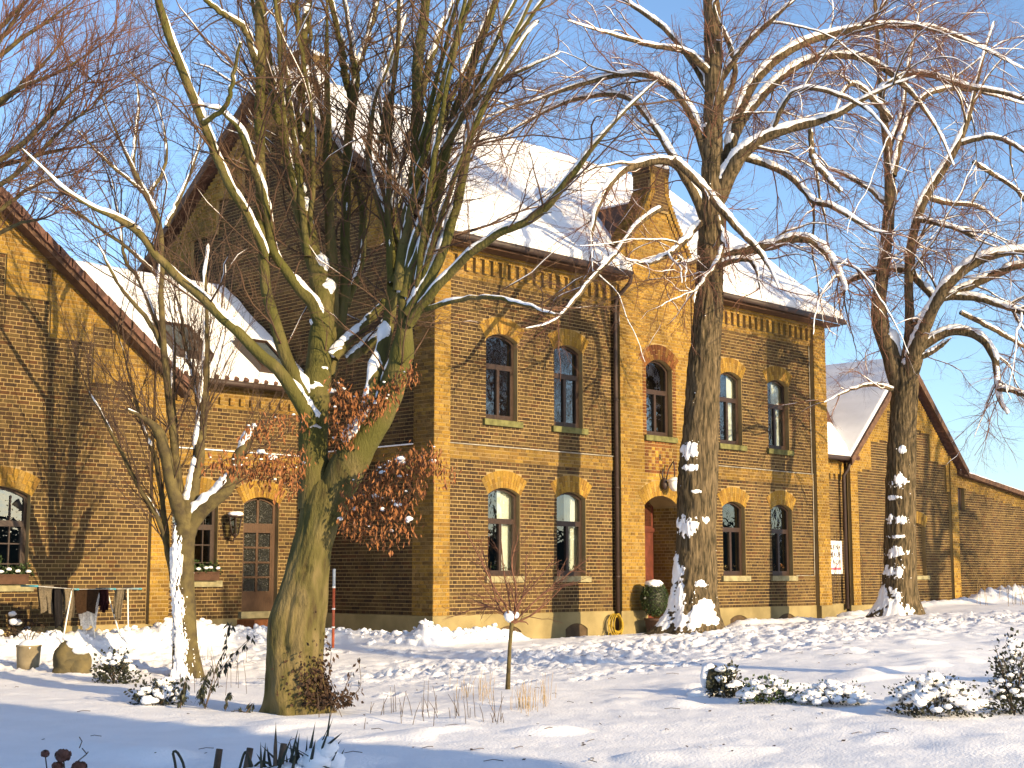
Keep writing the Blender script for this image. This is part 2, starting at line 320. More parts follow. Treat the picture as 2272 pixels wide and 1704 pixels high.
class Wall:
    def __init__(s, O, U, N): s.O = np.array(O, float); s.U = np.array(U, float); s.N = np.array(N, float); s.bricks = []; s.strip = MB()
    def P(s, u, z, n): return s.O + s.U * u + np.array([0, 0, 1.0]) * z + s.N * n
    def bx(s, m, u0, u1, z0, z1, n0, n1, col=None):
        v = [s.P(u, z, n) for n in (n0, n1) for u, z in ((u0, z0), (u1, z0), (u1, z1), (u0, z1))]
        fl = np.cross(s.U, (0, 0, 1.0)) @ s.N > 0
        f = [(0, 3, 2, 1), (4, 5, 6, 7), (0, 1, 5, 4), (1, 2, 6, 5), (2, 3, 7, 6), (3, 0, 4, 7)]
        m.add(v, f if fl else [t[::-1] for t in f], col)
    def lay(s, zone, zones, u0, u1, z0, z1):
        """zone(us, z) -> ids; zones[id] = (palette, proud)"""
        us = np.arange(u0 + .005, u1, .01); i = 0; z = z0
        while z + .03 < z1:
            zc = z + COURSE / 2; ids = np.asarray(zone(us, zc)); cut = np.flatnonzero(np.diff(ids)) + 1
            for seg in np.split(np.arange(len(us)), cut):
                k = int(ids[seg[0]])
                if k < 0: continue
                a, b = us[seg[0]] - .005, us[seg[-1]] + .005
                if b - a < .03: continue
                pal, pr = zones[k]; mod = .26 if i % 2 else .13; ph = 0 if i % 2 == 0 else (.065 if (i // 2) % 2 else .195)
                e = [a] + [g for g in np.arange(math.floor((a - ph) / mod) * mod + ph, b, mod) if a + .035 < g < b - .035] + [b]
                for p, q in zip(e[:-1], e[1:]):
                    s.bricks.append((p + JN / 2, q - JN / 2, z + JN / 2, z + COURSE - JN / 2, pr + random.uniform(-.003, .003), pal, random.randrange(len(PAL[pal])), random.uniform(.86, 1.14)))
                if pr > .015: s.bx(s.strip, a + .012, b - .012, z - .0005, z + COURSE + .0005, -.004, pr - .010)
            z += COURSE; i += 1
    def finish(s, parent, single=0, view=True):
        """links the bricks: the ones that show largest one by one, the rest as one mesh; and the mortar strips"""
        order = list(range(len(s.bricks))); pick = set()
        if single:
            sc = []
            for i, b in enumerate(s.bricks):
                c = s.P((b[0] + b[1]) / 2, (b[2] + b[3]) / 2, b[4]); q = c - CAM; d = q @ FW
                px_, py_ = F_PX * (q @ RT) / d, F_PX * (q @ UPV) / d
                ok = abs(px_) < 1130 and abs(py_) < 848 and b[1] - b[0] > .2
                sc.append(((b[1] - b[0]) / d ** 2 if ok else 0, i))
            sc.sort(reverse=True); pick = {i for v_, i in sc[:single] if v_ > 0}
        m = MB()
        for i in order:
            if i in pick: continue
            u0, u1, z0, z1, n, pal, ci, jt = s.bricks[i]; c = tuple(x * jt for x in PAL[pal][ci])
            v = [s.P(u, z, q) for q in (n - .022, n) for u, z in ((u0, z0), (u1, z0), (u1, z1), (u0, z1))]
            fl = np.cross(s.U, (0, 0, 1.0)) @ s.N > 0
            f = [(4, 5, 6, 7), (0, 1, 5, 4), (1, 2, 6, 5), (2, 3, 7, 6), (3, 0, 4, 7)]
            m.add(v, f if fl else [t[::-1] for t in f], c)
        if m.f: tag(m.build('brickwork', MT['brick'], parent, cols=True), kind='stuff')
        cache = {}
        for i in sorted(pick):
            u0, u1, z0, z1, n, pal, ci, jt = s.bricks[i]; key = (round(u1 - u0, 2), pal, ci)
            if key not in cache:
                w = (u1 - u0) / 2; h = (z1 - z0) / 2; mm = MB(); W0 = Wall((0, 0, 0), s.U, s.N)
                v = [W0.P(u, z, q) for q in (-.022, 0) for u, z in ((-w, -h), (w, -h), (w, h), (-w, h))]
                fl = np.cross(s.U, (0, 0, 1.0)) @ s.N > 0
                f = [(4, 5, 6, 7), (0, 1, 5, 4), (1, 2, 6, 5), (2, 3, 7, 6), (3, 0, 4, 7)]
                me = bpy.data.meshes.new('brick'); me.from_pydata([tuple(p) for p in v], [], f if fl else [t[::-1] for t in f])
                at = me.color_attributes.new('Col', 'FLOAT_COLOR', 'CORNER'); c = PAL[pal][ci]
                at.data.foreach_set('color', [*c, 1.0] * 20); me.materials.append(MT['brick']); cache[key] = me
            o = bpy.data.objects.new('brick', cache[key]); link(o, parent)
            o.location = Vector(s.P((u0 + u1) / 2, (z0 + z1) / 2, n)) - ORG[parent.name]
        if s.strip.f: tag(s.strip.build('mortar', MT['mortar'], parent), kind='stuff')
import bmesh
def arch_loop(uc, w, z0, zs, rise, n=10, g=0.0):
    """opening outline, counter-clockwise, grown by g"""
    a = w / 2 + g; pts = [(uc - a, z0 - g), (uc + a, z0 - g)]
    if rise <= 0: return pts + [(uc + a, zs + g), (uc - a, zs + g)]
    R = (w * w / 4 + rise * rise) / (2 * rise); zc = zs + rise - R; R += g; th = math.asin(min(1, a / R))
    return pts + [(uc + R * math.sin(th - 2 * th * i / n), zc + R * math.cos(th - 2 * th * i / n)) for i in range(n + 1)]
def in_arch(us, z, h, g=0.0, top=0.0):
    uc, w, z0, zs, rise = h[:5]
    if rise > 0:
        R = (w * w / 4 + rise * rise) / (2 * rise); zc = zs + rise - R; zt = zc + np.sqrt(np.maximum((R) ** 2 - np.minimum(np.abs(us - uc), w / 2) ** 2, 0))
    else: zt = zs
    return (np.abs(us - uc) < w / 2 + g) & (z > z0) & (z < zt + top)
def in_fan(us, z, h, H=.37):
    uc, w, z0, zs, rise = h[:5]
    return in_arch(us, z, (uc, w + .05 + .18 * max(0, (z - zs)) / H, zs - .02, zs, rise), 0, H)
def fill(W, outer, holes, n, name, material, parent, depth):
    """flat wall with openings and their reveals"""
    bm = bmesh.new(); es = []
    o_ = ORG[parent.name]
    for lp in [outer] + holes:
        vs = [bm.verts.new(Vector(W.P(u, z, n)) - o_) for u, z in lp]
        for i in range(len(vs)): es.append(bm.edges.new((vs[i], vs[(i + 1) % len(vs)])))
    bmesh.ops.triangle_fill(bm, edges=es, use_beauty=True)
    for lp, hd in zip(holes, depth):
        for i in range(len(lp)):
            a, b = lp[i], lp[(i + 1) % len(lp)]
            bm.faces.new([bm.verts.new(Vector(W.P(u, z, q)) - o_) for (u, z), q in ((a, n), (b, n), (b, n - hd), (a, n - hd))])
    bmesh.ops.recalc_face_normals(bm, faces=bm.faces)
    me = bpy.data.meshes.new(name); bm.to_mesh(me); bm.free(); me.materials.append(material)
    return link(bpy.data.objects.new(name, me), parent)
def ring(W, m, lo, li, n0, n1):
    k = len(lo); v = [W.P(u, z, n0) for u, z in lo] + [W.P(u, z, n0) for u, z in li] + [W.P(u, z, n1) for u, z in lo] + [W.P(u, z, n1) for u, z in li]
    f = []
    for i in range(k):
        j = (i + 1) % k; f += [(i, j, k + j, k + i), (k + i, k + j, 3 * k + j, 3 * k + i), (j, i, 2 * k + i, 2 * k + j)]
    m.add(v, f)
def shrink(h, g):
    uc, w, z0, zs, rise = h[:5]; return arch_loop(uc, w - 2 * g, z0 + g, zs - g * .6, max(rise - g * .2, .0) if rise else 0)
def voussoirs(W, h, parent, pal='yellow', H=.36, n=15, pr=.004):
    uc, w, z0, zs, rise = h[:5]; m = MB(); R = (w * w / 4 + rise * rise) / (2 * rise); zc = zs + rise - R; t0 = math.asin(w / 2 / R) * 1.03
    bk = MB(); c0 = 2 * t0 / n
    for i in range(n):
        a0, a1 = -t0 + i * c0 + .04 * c0, -t0 + (i + 1) * c0 - .04 * c0
        sp = .64 if i % 2 else .34
        for r0, r1 in ((0.0, sp * H - .006), (sp * H + .006, H)):
            q = [(uc + (R + r) * math.sin(a), zc + (R + r) * math.cos(a)) for a, r in ((a0, r0), (a1, r0), (a1, r1), (a0, r1))]
            v = [W.P(u, z, pr - .03) for u, z in q] + [W.P(u, z, pr + random.uniform(-.002, .002)) for u, z in q]
            m.add(v, [(4, 5, 6, 7), (0, 1, 5, 4), (1, 2, 6, 5), (2, 3, 7, 6), (3, 0, 4, 7)], (lambda c, k: tuple(x * k for x in c))(random.choice(PAL[pal]), random.uniform(.85, 1.12)))
    o = m.build('brick_arch', MT['brick'], parent, cols=True); tag(o, kind='stuff')
def window(W, parent, h, n=0.0, rev=.13, sill='stone', curtain=2, muntin=False, arch='yellow', mid=.62, plant=None, snow_sill=False):
    """frame with transom and mullion, panes, sill, arch; h=(uc,w,z0,zs,rise)"""
    uc, w, z0, zs, rise = h; b = n - rev; fw = .065
    m = MB(); ring(W, m, arch_loop(*h), shrink(h, fw), b, b - .07)
    zt = z0 + (zs + rise - z0) * mid
    W.bx(m, uc - w / 2 + fw * .8, uc + w / 2 - fw * .8, zt - .055, zt + .055, b - .06, b + .012)
    W.bx(m, uc - .04, uc + .04, z0 + fw * .8, zt - .05, b - .06, b + .008)
    W.bx(m, uc - w / 2 + fw * .8, uc + w / 2 - fw * .8, z0 + fw * .9, z0 + fw * .9 + .06, b - .055, b + .004)
    for sx in (-1, 1):
        W.bx(m, min(uc + sx * (w / 2 - fw * .9), uc + sx * (w / 2 - fw * .9 - .045)), max(uc + sx * (w / 2 - fw * .9), uc + sx * (w / 2 - fw * .9 - .045)), z0 + fw * .85, zt - .05, b - .055, b + .003)
    if muntin:
        for g in np.linspace(z0, zt, 4)[1:-1]: W.bx(m, uc - w / 2 + fw, uc + w / 2 - fw, g - .012, g + .012, b - .045, b - .008)
        for g in (-.25, .25): W.bx(m, uc + g * w - .012, uc + g * w + .012, z0 + fw, zs, b - .046, b - .009)
    fr = m.build('window', MT['wood'], parent)
    for a0, a1, c0, c1 in ((-w / 2 + fw * .5, -.03, z0 + fw * .6, zt - .04), (.03, w / 2 - fw * .5, z0 + fw * .6, zt - .04)):
        pm = MB(); pm.add([W.P(uc + a0, c0, b - .035), W.P(uc + a1, c0, b - .035), W.P(uc + a1, c1, b - .035), W.P(uc + a0, c1, b - .035)], [(0, 1, 2, 3)]); pm.build('pane', MT['glass'], fr)
    lp = [p for p in shrink((uc, w, zt + .02 - fw, zs, rise), fw * .6)]
    pm = MB(); pm.add([W.P(u, z, b - .036) for u, z in lp], [tuple(range(len(lp)))]); pm.build('pane', MT['glass'], fr)
    # dark box behind the panes; the room's dimness is put into its colour
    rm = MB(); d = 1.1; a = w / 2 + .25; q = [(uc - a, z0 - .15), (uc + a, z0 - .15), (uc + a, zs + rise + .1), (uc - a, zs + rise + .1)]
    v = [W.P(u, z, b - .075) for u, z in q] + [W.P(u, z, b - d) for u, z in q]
    rm.add(v, [(0, 1, 5, 4), (1, 2, 6, 5), (2, 3, 7, 6), (3, 0, 4, 7), (4, 5, 6, 7)]); rm.build('dark_room_box', MT['dark'], fr)
    if curtain:
        cm = MB()
        spans = {1: [(-.5, -.2)], 2: [(-.5, -.22), (.2, .5)], 3: [(.05, .5)], 4: [(-.5, .5)]}[curtain]
        for a0, a1 in spans:
            k = 14; top = zs + rise * .8; bot = z0 + .1
            pts = [(uc + w * (a0 + (a1 - a0) * i / k), -.14 - b * 0 + .02 * math.sin(i * 2.4) * 1) for i in range(k + 1)]
            v = [W.P(u, zz, b + q) for u, q in pts for zz in (bot, top)]
            cm.add(v, [(2 * i, 2 * i + 2, 2 * i + 3, 2 * i + 1) for i in range(k)], smooth=True)
        cm.build('curtain', MT['curtain'], fr)
    if plant:
        fm = MB()
        for i in range(46):
            c = W.P(uc + random.uniform(-.38, .38) * w, z0 + .1 + abs(random.gauss(.10, .07)), b - .10 + random.uniform(-.03, .02)); r = random.uniform(.02, .045)
            d = np.array([random.gauss(0, 1) for _ in range(3)]); e = np.cross(d, [random.gauss(0, 1) for _ in range(3)])
            d = d / np.linalg.norm(d) * r; e = e / np.linalg.norm(e) * r * .6; fm.add([c - d, c + e, c + d, c - e], [(0, 1, 2, 3)])
        fm.build('potted_plant', MT[plant], fr)
    sm = MB(); W.bx(sm, uc - w / 2 - .10, uc + w / 2 + .10, z0 - .13, z0 - .003, n - rev + .01, n + .07)
    so = sm.build('sill', MT[sill], fr)
    if snow_sill:
        sn = MB(); W.bx(sn, uc - w / 2 - .08, uc + w / 2 + .08, z0 - .004, z0 + .012, n - .03, n + .06); sn.build('snow', MT['snow_fine'], fr)
    voussoirs(W, h, fr, arch)
    return fr
def snow_sheet(name, parent, a, b, c, d, nu, nv, thick=.10, amp=.05, ribs=0, seed=0, gaps=None, material='snow', cut=None):
    """snow lying on the roof slope a-b (eave) c-d (ridge): b right of a, c above b, d above a"""
    a, b, c, d = [np.array(p, float) for p in (a, b, c, d)]
    s, t = np.meshgrid(np.linspace(0, 1, nu), np.linspace(0, 1, nv), indexing='ij')
    P = (a + (b - a) * s[..., None]) * (1 - t[..., None]) + (d + (c - d) * s[..., None]) * t[..., None]
    nrm = np.cross(b - a, d - a); nrm /= np.linalg.norm(nrm)
    Lu, Lv = np.linalg.norm(b - a), np.linalg.norm(d - a)
    h = thick * (.75 + .5 * fbm(s * Lu * .5, t * Lv * .5, 0, seed, 2)) + amp * (fbm(s * Lu * 1.6, t * Lv * 1.6, 0, seed + 4, 3) - .5)
    if ribs:
        h = h * .8 + .012 * np.abs(np.sin(s * Lu * math.pi / .22)) + .012 * ((t * Lv / .34) % 1.0)
    ed = np.minimum(np.minimum(s * Lu, (1 - s) * Lu), t * Lv + .05); h = h * np.clip(ed / .05, 0, 1) ** .5 if not ribs else h
    h = h * np.clip((t * Lv + .03) / .10, .25, 1)
    dn = (a - d) / np.linalg.norm(a - d); P = P + dn * ((.10 * (fbm(s * Lu * 2.2, 0, 0, seed + 8, 3) - .45)) * np.clip(1 - t * Lv / .25, 0, 1))[..., None]
    V = P + nrm * h[..., None]
    i_ = np.arange(nu * nv).reshape(nu, nv); Qs = np.stack([i_[:-1, :-1], i_[1:, :-1], i_[1:, 1:], i_[:-1, 1:]], -1).reshape(-1, 4)
    if cut is not None:
        cc = P.reshape(-1, 3)[Qs].mean(1); Qs = Qs[~cut(cc)]
    per = np.concatenate([i_[:, 0], i_[-1, 1:], i_[-2::-1, -1], i_[0, -2:0:-1]]); nb = nu * nv
    Vb = P.reshape(-1, 3)[per] - nrm * .01; k = len(per); sd = np.array([(per[i], nb + i, nb + (i + 1) % k, per[(i + 1) % k]) for i in range(k)])
    if cut is not None: sd = sd[~cut(P.reshape(-1, 3)[sd[:, 0]])]
    return np_mesh(name, np.vstack([V.reshape(-1, 3), Vb]), np.vstack([Qs, sd]), MT[material], parent)
def slab(m, pts, t):
    """plate of thickness t below polygon pts"""
    p = [np.array(q, float) for q in pts]; n = np.cross(p[1] - p[0], p[2] - p[0]); n /= np.linalg.norm(n); k = len(p)
    m.add(p + [q - n * t for q in p], [tuple(range(k)), tuple(range(2 * k - 1, k - 1, -1))] + [(i, (i + 1) % k, k + (i + 1) % k, k + i)[::-1] for i in range(k)])
# ================================================================== main house
HOUSE = empty('brick_house', (7.1, 5.7, 0), 'two storey brown and yellow brick house with snowy roof behind the trees', 'house')
FR = Wall((0, 0, 0), (1, 0, 0), (0, -1, 0))
RZ = Wall((0, -.13, 0), (1, 0, 0), (0, -1, 0))
GB = Wall((0, 0, 0), (0, 1, 0), (-1, 0, 0))
W1 = [(uc, .95, z0, z0 + 1.70, .14) for z0, ucs in ((1.24, (2.0, 4.1, 10.14, 12.24)), (4.50, (1.93, 4.03, 10.1, 12.2))) for uc in ucs]
DOORH = (7.1, 1.24, .12, 2.88, .22); RWIN = (7.08, .98, 4.5, 6.12, .20)
def z_front(us, z):
    r = np.zeros(len(us), int)
    if 3.62 < z < 3.90: r[:] = 3
    if z > 7.42: r[:] = 4
    if 7.58 < z < 7.82: r = np.where((us % .26) < .14, 5, 4)
    if 7.82 < z < 7.90: r[:] = 5
    if z > 7.90: r[:] = 6
    r[(us < .32) | (us > 13.73)] = 2
    for h in W1: r[in_arch(us, z, h) | in_fan(us, z, h)] = -1
    r[(us > 5.62) & (us < 8.56)] = -1
    if z < .46: r[:] = -1
    return r
FR.lay(z_front, [('brown', 0), ('yellow', 0), ('yellow', .13), ('ochre', .035), ('ochre', .03), ('yellow', .10), ('yellow', .15)], -.13, 14.33, .46, 8.06)
HWP = lambda z: np.interp(z, [0, 8.42, 8.8, 9.1, 9.65, 10.15, 10.36, 11.1], [1.48, 1.48, 1.36, 1.17, .78, .46, .36, .34])
def z_ris(us, z):
    r = np.zeros(len(us), int); hw = HWP(z); dd = (hw - np.abs(us - 7.1)) * 1.3
    r[(dd < .42) & (z > 8.6)] = 1; r[(dd < .22) & (z > 8.5)] = 2; r[(dd < .0)] = -1
    if z < 9.0: r[(us < 5.85) | (us > 8.33)] = 1
    if 3.62 < z < 4.36: r[(us > 6.5) & (us < 7.7)] = 3
    if 3.72 < z < 4.26: r = np.where((us > 6.64) & (us < 7.56), np.where(((np.floor(us / .13) + math.floor(z / .077 / 2)) % 2) > 0, 4, 3), r)
    if 4.5 < z < 6.32: r[np.abs(us - 7.08) < .49 + .14] = 3
    for h in (DOORH, RWIN): r[in_arch(us, z, h) | in_fan(us, z, h, .37)] = -1
    if z < .46: r[:] = -1
    return r
RZ.lay(z_ris, [('yellow', 0), ('yellow', .035), ('yellow', .08), ('red', .002), ('yellow', .001)], 5.60, 8.58, .46, 10.95)
def step_line(u, z, line, st=.5, ph=0.0):
    us = np.floor((u + ph) / st) * st - ph + st / 2; return line(us) - z
def z_gab(us, z):
    r = np.zeros(len(us), int); line = lambda q: 12.55 - .78 * np.abs(q - 5.7)
    d = step_line(us, z, line, .52); k = np.floor(us / .52) % 2
    r[d < np.where(k > 0, 1.25, .8)] = 1; r[(line(us) - z) < .3] = 2
    if 3.62 < z < 3.90: r[:] = 3
    r[us < .50] = 4; r[us > 10.9] = 4
    r[line(us) - z < .02] = -1
    if z < .46: r[:] = -1
    return r
GB.lay(z_gab, [('brown', 0), ('yellow', .10), ('yellow', .15), ('ochre', .035), ('ochre', .13)], -.13, 11.4, .46, 12.5)
holesF = [arch_loop(*h) for h in W1] + [arch_loop(DOORH[0], DOORH[1], .05, DOORH[3], DOORH[4], 10, .01), arch_loop(RWIN[0], RWIN[1], RWIN[2], RWIN[3], RWIN[4], 10, .01)]
wf = fill(FR, [(0, 0), (14.2, 0), (14.2, 8.1), (0, 8.1)], holesF, -.006, 'wall', MT['mortar'], HOUSE, [.2] * 8 + [.03, .03])
FR.finish(wf, 190)
wr = fill(RZ, [(5.61, 0), (8.57, 0)] + [(7.1 + HWP(z) - .01, z) for z in (8.42, 8.8, 9.1, 9.65, 10.15, 10.36)] + [(7.1 - HWP(z) + .01, z) for z in (10.36, 10.15, 9.65, 9.1, 8.8, 8.42)], [arch_loop(*DOORH), arch_loop(*RWIN)], -.008, 'wall', MT['mortar'], HOUSE, [.12, .12])
m = MB()
for u in (5.61, 8.57): m.add([RZ.P(u, 0, -.008), RZ.P(u, 8.44, -.008), RZ.P(u, 8.44, -.6), RZ.P(u, 0, -.6)], [(0, 1, 2, 3)])
m.build('cheek', MT['mortar'], wr)
RZ.finish(wr, 40)
m = MB()
for i in range(26):
    z = 8.40 + i * COURSE
    for sx in (-1, 1):
        for k in range(3):
            a = 7.1 + sx * (HWP(z + .04) + .03 + (.10 if z < 8.6 else 0)); b = a - sx * .25; y0 = -.125 + k * .16
            m.box((min(a, b), y0 + .006, z + .005), (max(a, b), y0 + .154, z + COURSE - .005), (lambda c, q: tuple(x * q for x in c))(random.choice(PAL['ochre']), random.uniform(.6, .95)))
tag(m.build('parapet_coping', MT['brick'], HOUSE, cols=True), kind='stuff')
m = MB()
for i in range(26):
    z = 8.40 + i * COURSE; h_ = HWP(z + .04) - .02; m.box((7.1 - h_, -.115, z), (7.1 + h_, .34, z + COURSE - .001))
tag(m.build('parapet_core', MT['mortar'], HOUSE), kind='stuff')
wg = fill(GB, [(0, 0), (11.4, 0), (11.4, 8.1), (5.7, 12.52), (0, 8.1)], [], -.008, 'wall', MT['mortar'], HOUSE, [])
GB.finish(wg, 70)
m = MB(); m.add([(14.2, 0, 0), (14.2, 11.4, 0), (14.2, 11.4, 8.1), (14.2, 5.7, 12.5), (14.2, 0, 8.1)], [(0, 1, 2, 3, 4)]); m.add([(0, 11.4, 0), (14.2, 11.4, 0), (14.2, 11.4, 8.1), (0, 11.4, 8.1)], [(3, 2, 1, 0)])
m.build('wall', MT['mortar'], HOUSE)
# plinth, cut for the cellar lights
CEL = [(2.1, .72, -.2, .10, .12), (4.2, .72, -.2, .10, .12), (10.2, .72, -.1, .18, .10), (12.3, .72, -.1, .18, .10)]
PL = Wall((0, 0, 0), (1, 0, 0), (0, -1, 0)); PL.O[1] = -.045
pl = fill(PL, [(.34, -.6), (5.57, -.6), (5.57, .455), (.34, .455)], [arch_loop(*c) for c in CEL[:2]], 0, 'plinth', MT['plinth'], HOUSE, [.2] * 2)
fill(PL, [(8.61, -.6), (13.71, -.6), (13.71, .455), (8.61, .455)], [arch_loop(*c) for c in CEL[2:]], 0, 'plinth', MT['plinth'], HOUSE, [.2] * 2)
m = MB(); m.box((.34, -.044, .453), (5.57, .02, .463)); m.box((8.61, -.044, .453), (13.71, .02, .463))
m.box((-.20, -.20, -.6), (.36, .03, .458)); m.box((13.69, -.20, -.6), (14.40, .05, .458)); m.box((5.55, -.19, -.6), (6.48, .02, .458)); m.box((7.72, -.19, -.6), (8.63, .02, .458))
m.box((-.196, .03, -.6), (-.02, .54, .457)); m.box((-.05, .54, -.6), (.03, 11.4, .456)); m.build('plinth', MT['plinth'], HOUSE)
for c in CEL:
    k = MB(); k.add([PL.P(u, z, -.03) for u, z in arch_loop(*c)], [tuple(range(13))]); k.build('cellar_light', MT['cellar'] if 'cellar' in MT else MT.setdefault('cellar', mat('cellar_board', (.10, .065, .035), .9)), HOUSE)
for i, h in enumerate(W1):
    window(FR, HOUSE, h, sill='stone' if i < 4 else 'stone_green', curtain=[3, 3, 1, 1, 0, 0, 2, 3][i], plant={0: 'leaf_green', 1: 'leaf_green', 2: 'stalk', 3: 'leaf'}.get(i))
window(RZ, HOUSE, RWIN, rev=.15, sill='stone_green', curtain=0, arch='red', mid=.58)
# entrance niche
m = MB(); x0, x1, yb = 6.48, 7.72, -.13; yd = .62
lp = arch_loop(*DOORH); v = [(u, y, z) for y in (-.04, yd) for u, z in lp]; k = len(lp)
m.add(v, [(i, (i + 1) % k, k + (i + 1) % k, k + i) for i in range(k)]); nic = m.build('entrance_niche', MT['mortar'], HOUSE)
NR = Wall((7.716, 0, 0), (0, -1, 0), (-1, 0, 0)); NR.lay(lambda us, z: np.where(us < .13, 0, 0), [('ochre', 0)], -.62, .11, .15, 2.86); NR.finish(nic)
m = MB(); m.box((6.49, yd, .15), (7.71, yd + .05, 3.1)); dr = m.build('door', MT['door_red'], HOUSE)
m = MB()
for a in (6.58, 7.14):
    for b, c in ((.35, 1.0), (1.1, 2.15)):
        m.box((a, yd - .012, b), (a + .48, yd, c)); m.box((a + .06, yd - .026, b + .06), (a + .42, yd - .013, c - .06))
m.box((6.49, yd - .04, 2.28), (7.71, yd, 2.38)); m.build('door_panel', MT['door_red'], dr)
m = MB(); m.add([(6.58, yd - .006, 2.42), (7.62, yd - .006, 2.42), (7.62, yd - .006, 2.95), (6.58, yd - .006, 2.95)], [(0, 1, 2, 3)]); m.build('pane', MT['glass'], dr)
m = MB(); m.box((7.07, yd - .03, .3), (7.13, yd - .001, 2.28)); m.box((7.14, yd - .07, 1.15), (7.17, yd - .03, 1.3)); m.build('handle', MT['gutter'], dr)
m = MB(); m.box((6.40, -.62, -.3), (7.80, .62, .14)); m.build('step', MT['stone'], HOUSE)
voussoirs(RZ, DOORH, dr, 'yellow', .36, 18)
# roof
EZ = 8.14; SL = .775; RY, RZZ = 5.7, EZ + .775 * 6.25
yM = .30; zM = EZ + .775 * (yM + .55); m = MB(); slab(m, [(-.32, -.55, EZ), (5.50, -.55, EZ), (5.50, RY, RZZ), (-.32, RY, RZZ)], .10); slab(m, [(8.70, -.55, EZ), (14.55, -.55, EZ), (14.55, RY, RZZ), (8.70, RY, RZZ)], .10); slab(m, [(5.50, yM, zM), (8.70, yM, zM), (8.70, RY, RZZ), (5.50, RY, RZZ)], .10); slab(m, [(14.55, 11.95, EZ), (-.32, 11.95, EZ), (-.32, RY, RZZ), (14.55, RY, RZZ)], .10)
roof = m.build('roof', MT['tile'], HOUSE)
for a, b, X in ((-.55, RY, -.34), (11.95, RY, -.34), (-.55, RY, 14.53), (11.95, RY, 14.53)):
    m = MB()
    if 1:
        d = .24; m.add([(X, a, EZ + .04), (X, b, RZZ + .04), (X, b, RZZ - d), (X, a, EZ - d * .6), (X + .045, a, EZ + .04), (X + .045, b, RZZ + .04), (X + .045, b, RZZ - d), (X + .045, a, EZ - d * .6)],
                       [(0, 1, 2, 3), (7, 6, 5, 4), (0, 4, 5, 1), (3, 2, 6, 7), (0, 3, 7, 4), (1, 5, 6, 2)])
    m.build('verge_board', MT['roof_board'], roof)
snow_sheet('snow', roof, (-.30, -.56, EZ), (14.53, -.56, EZ), (14.53, RY + .05, RZZ + .02), (-.30, RY + .05, RZZ + .02), 230, 100, .19, .07, 0, 3, cut=lambda c: (c[:, 0] > 5.52) & (c[:, 0] < 8.68) & (c[:, 1] < .28))
snow_sheet('snow', roof, (14.53, 11.95, EZ), (-.30, 11.95, EZ), (-.30, RY - .05, RZZ + .02), (14.53, RY - .05, RZZ + .02), 60, 30, .15, .06, 0, 5)
for x0, x1 in ((-.3, 5.5), (8.7, 14.5)): m = MB(); m.box((x0, -.52, EZ - .16), (x1, -.01, EZ - .115)); m.build('soffit', MT['roof_board'], roof)
for x0, x1 in ((-.36, 5.5), (8.7, 14.6)):
    m = MB(); m.tube([(x0, -.60, EZ - .05), (x1, -.60, EZ - .05)], .075, 10); m.build('gutter', MT['gutter'], roof)
for x in (5.52, 8.70):
    m = MB(); m.tube([(x, -.60, EZ - .09), (x, -.55, EZ - .25), (x, -.15, EZ - .55), (x, -.10, EZ - .75), (x, -.10, .0)], .05, 10)
    for z in (1.2, 3.2, 5.2, 7.0): m.tube([(x, -.10, z), (x, -.10, z + .05)], .062, 10)
    m.build('downpipe', MT['gutter'], HOUSE)
# cable and lightning wire along the string course
MT['cable'] = mat('pale_cable', (.5, .47, .4), .6)
for pts in ([(.3, -.05, 3.93), (5.5, -.05, 3.94)], [(8.7, -.05, 3.94), (13.7, -.05, 3.93)], [(13.66, -.03, 7.4), (13.66, -.03, 3.95), (13.70, -.03, 3.8), (13.66, -.03, 1.25), (12.8, -.03, 1.24)]): m = MB(); m.tube(pts, .011, 5); m.build('cable', MT['cable'], HOUSE)
m = MB(); m.box((-.08, .5, 3.90), (-.0, 8.0, 3.925)); m.build('snow', MT['snow_fine'], HOUSE)
# cross gable roof and pinnacle
m = MB(); zr = 10.30; yR = (zr - EZ) / SL - .55; ze = 8.75; yE = (ze - EZ) / SL - .55
slab(m, [(5.75, .20, ze), (7.1, .20, zr), (7.1, yR, zr), (5.75, yE + .02, ze)], .10); slab(m, [(8.45, .20, ze), (7.1, .20, zr), (7.1, yR, zr), (8.45, yE + .02, ze)][::-1], .10)
dg = m.build('dormer_roof', MT['roof_board'], HOUSE)
for sx in (-1, 1):
    a, b, c, d = (7.1 + sx * 1.35, .30, ze), (7.1 + sx * 1.35, yE + .05, ze), (7.1, yR + .1, zr + .02), (7.1, .32, zr + .02)
    if sx > 0: snow_sheet('snow', dg, a, b, c, d, 14, 22, .12, .04, 0, 9)
    else: snow_sheet('snow', dg, b, a, d, c, 14, 22, .10, .04, 0, 9)
PX0, PX1, PY0, PY1 = 6.76, 7.44, -.20, .36
m = MB(); m.box((PX0 + .01, PY0 + .01, 9.9), (PX1 - .01, PY1 - .01, 11.02)); pin = m.build('pinnacle', MT['mortar'], HOUSE)
for O, U, N, L in (((PX0, PY0, 0), (1, 0, 0), (0, -1, 0), PX1 - PX0), ((PX0, PY1, 0), (0, -1, 0), (-1, 0, 0), PY1 - PY0), ((PX1, PY0, 0), (0, 1, 0), (1, 0, 0), PY1 - PY0)):
    w_ = Wall(O, U, N); w_.lay(lambda us, z: np.where(z > 10.85, 2, np.where(z > 10.77, 1, 0)) * np.ones(len(us), int), [('dark', 0), ('dark', .03), ('dark', .05)], 0, L, 9.95, 11.0); w_.finish(pin)
m = MB(); m.blob(((PX0 + PX1) / 2, 0, 11.02), (.38, .38, .13), 4, .2, 2, 16, 8, .3); m.build('snow', MT['snow_fine'], pin)
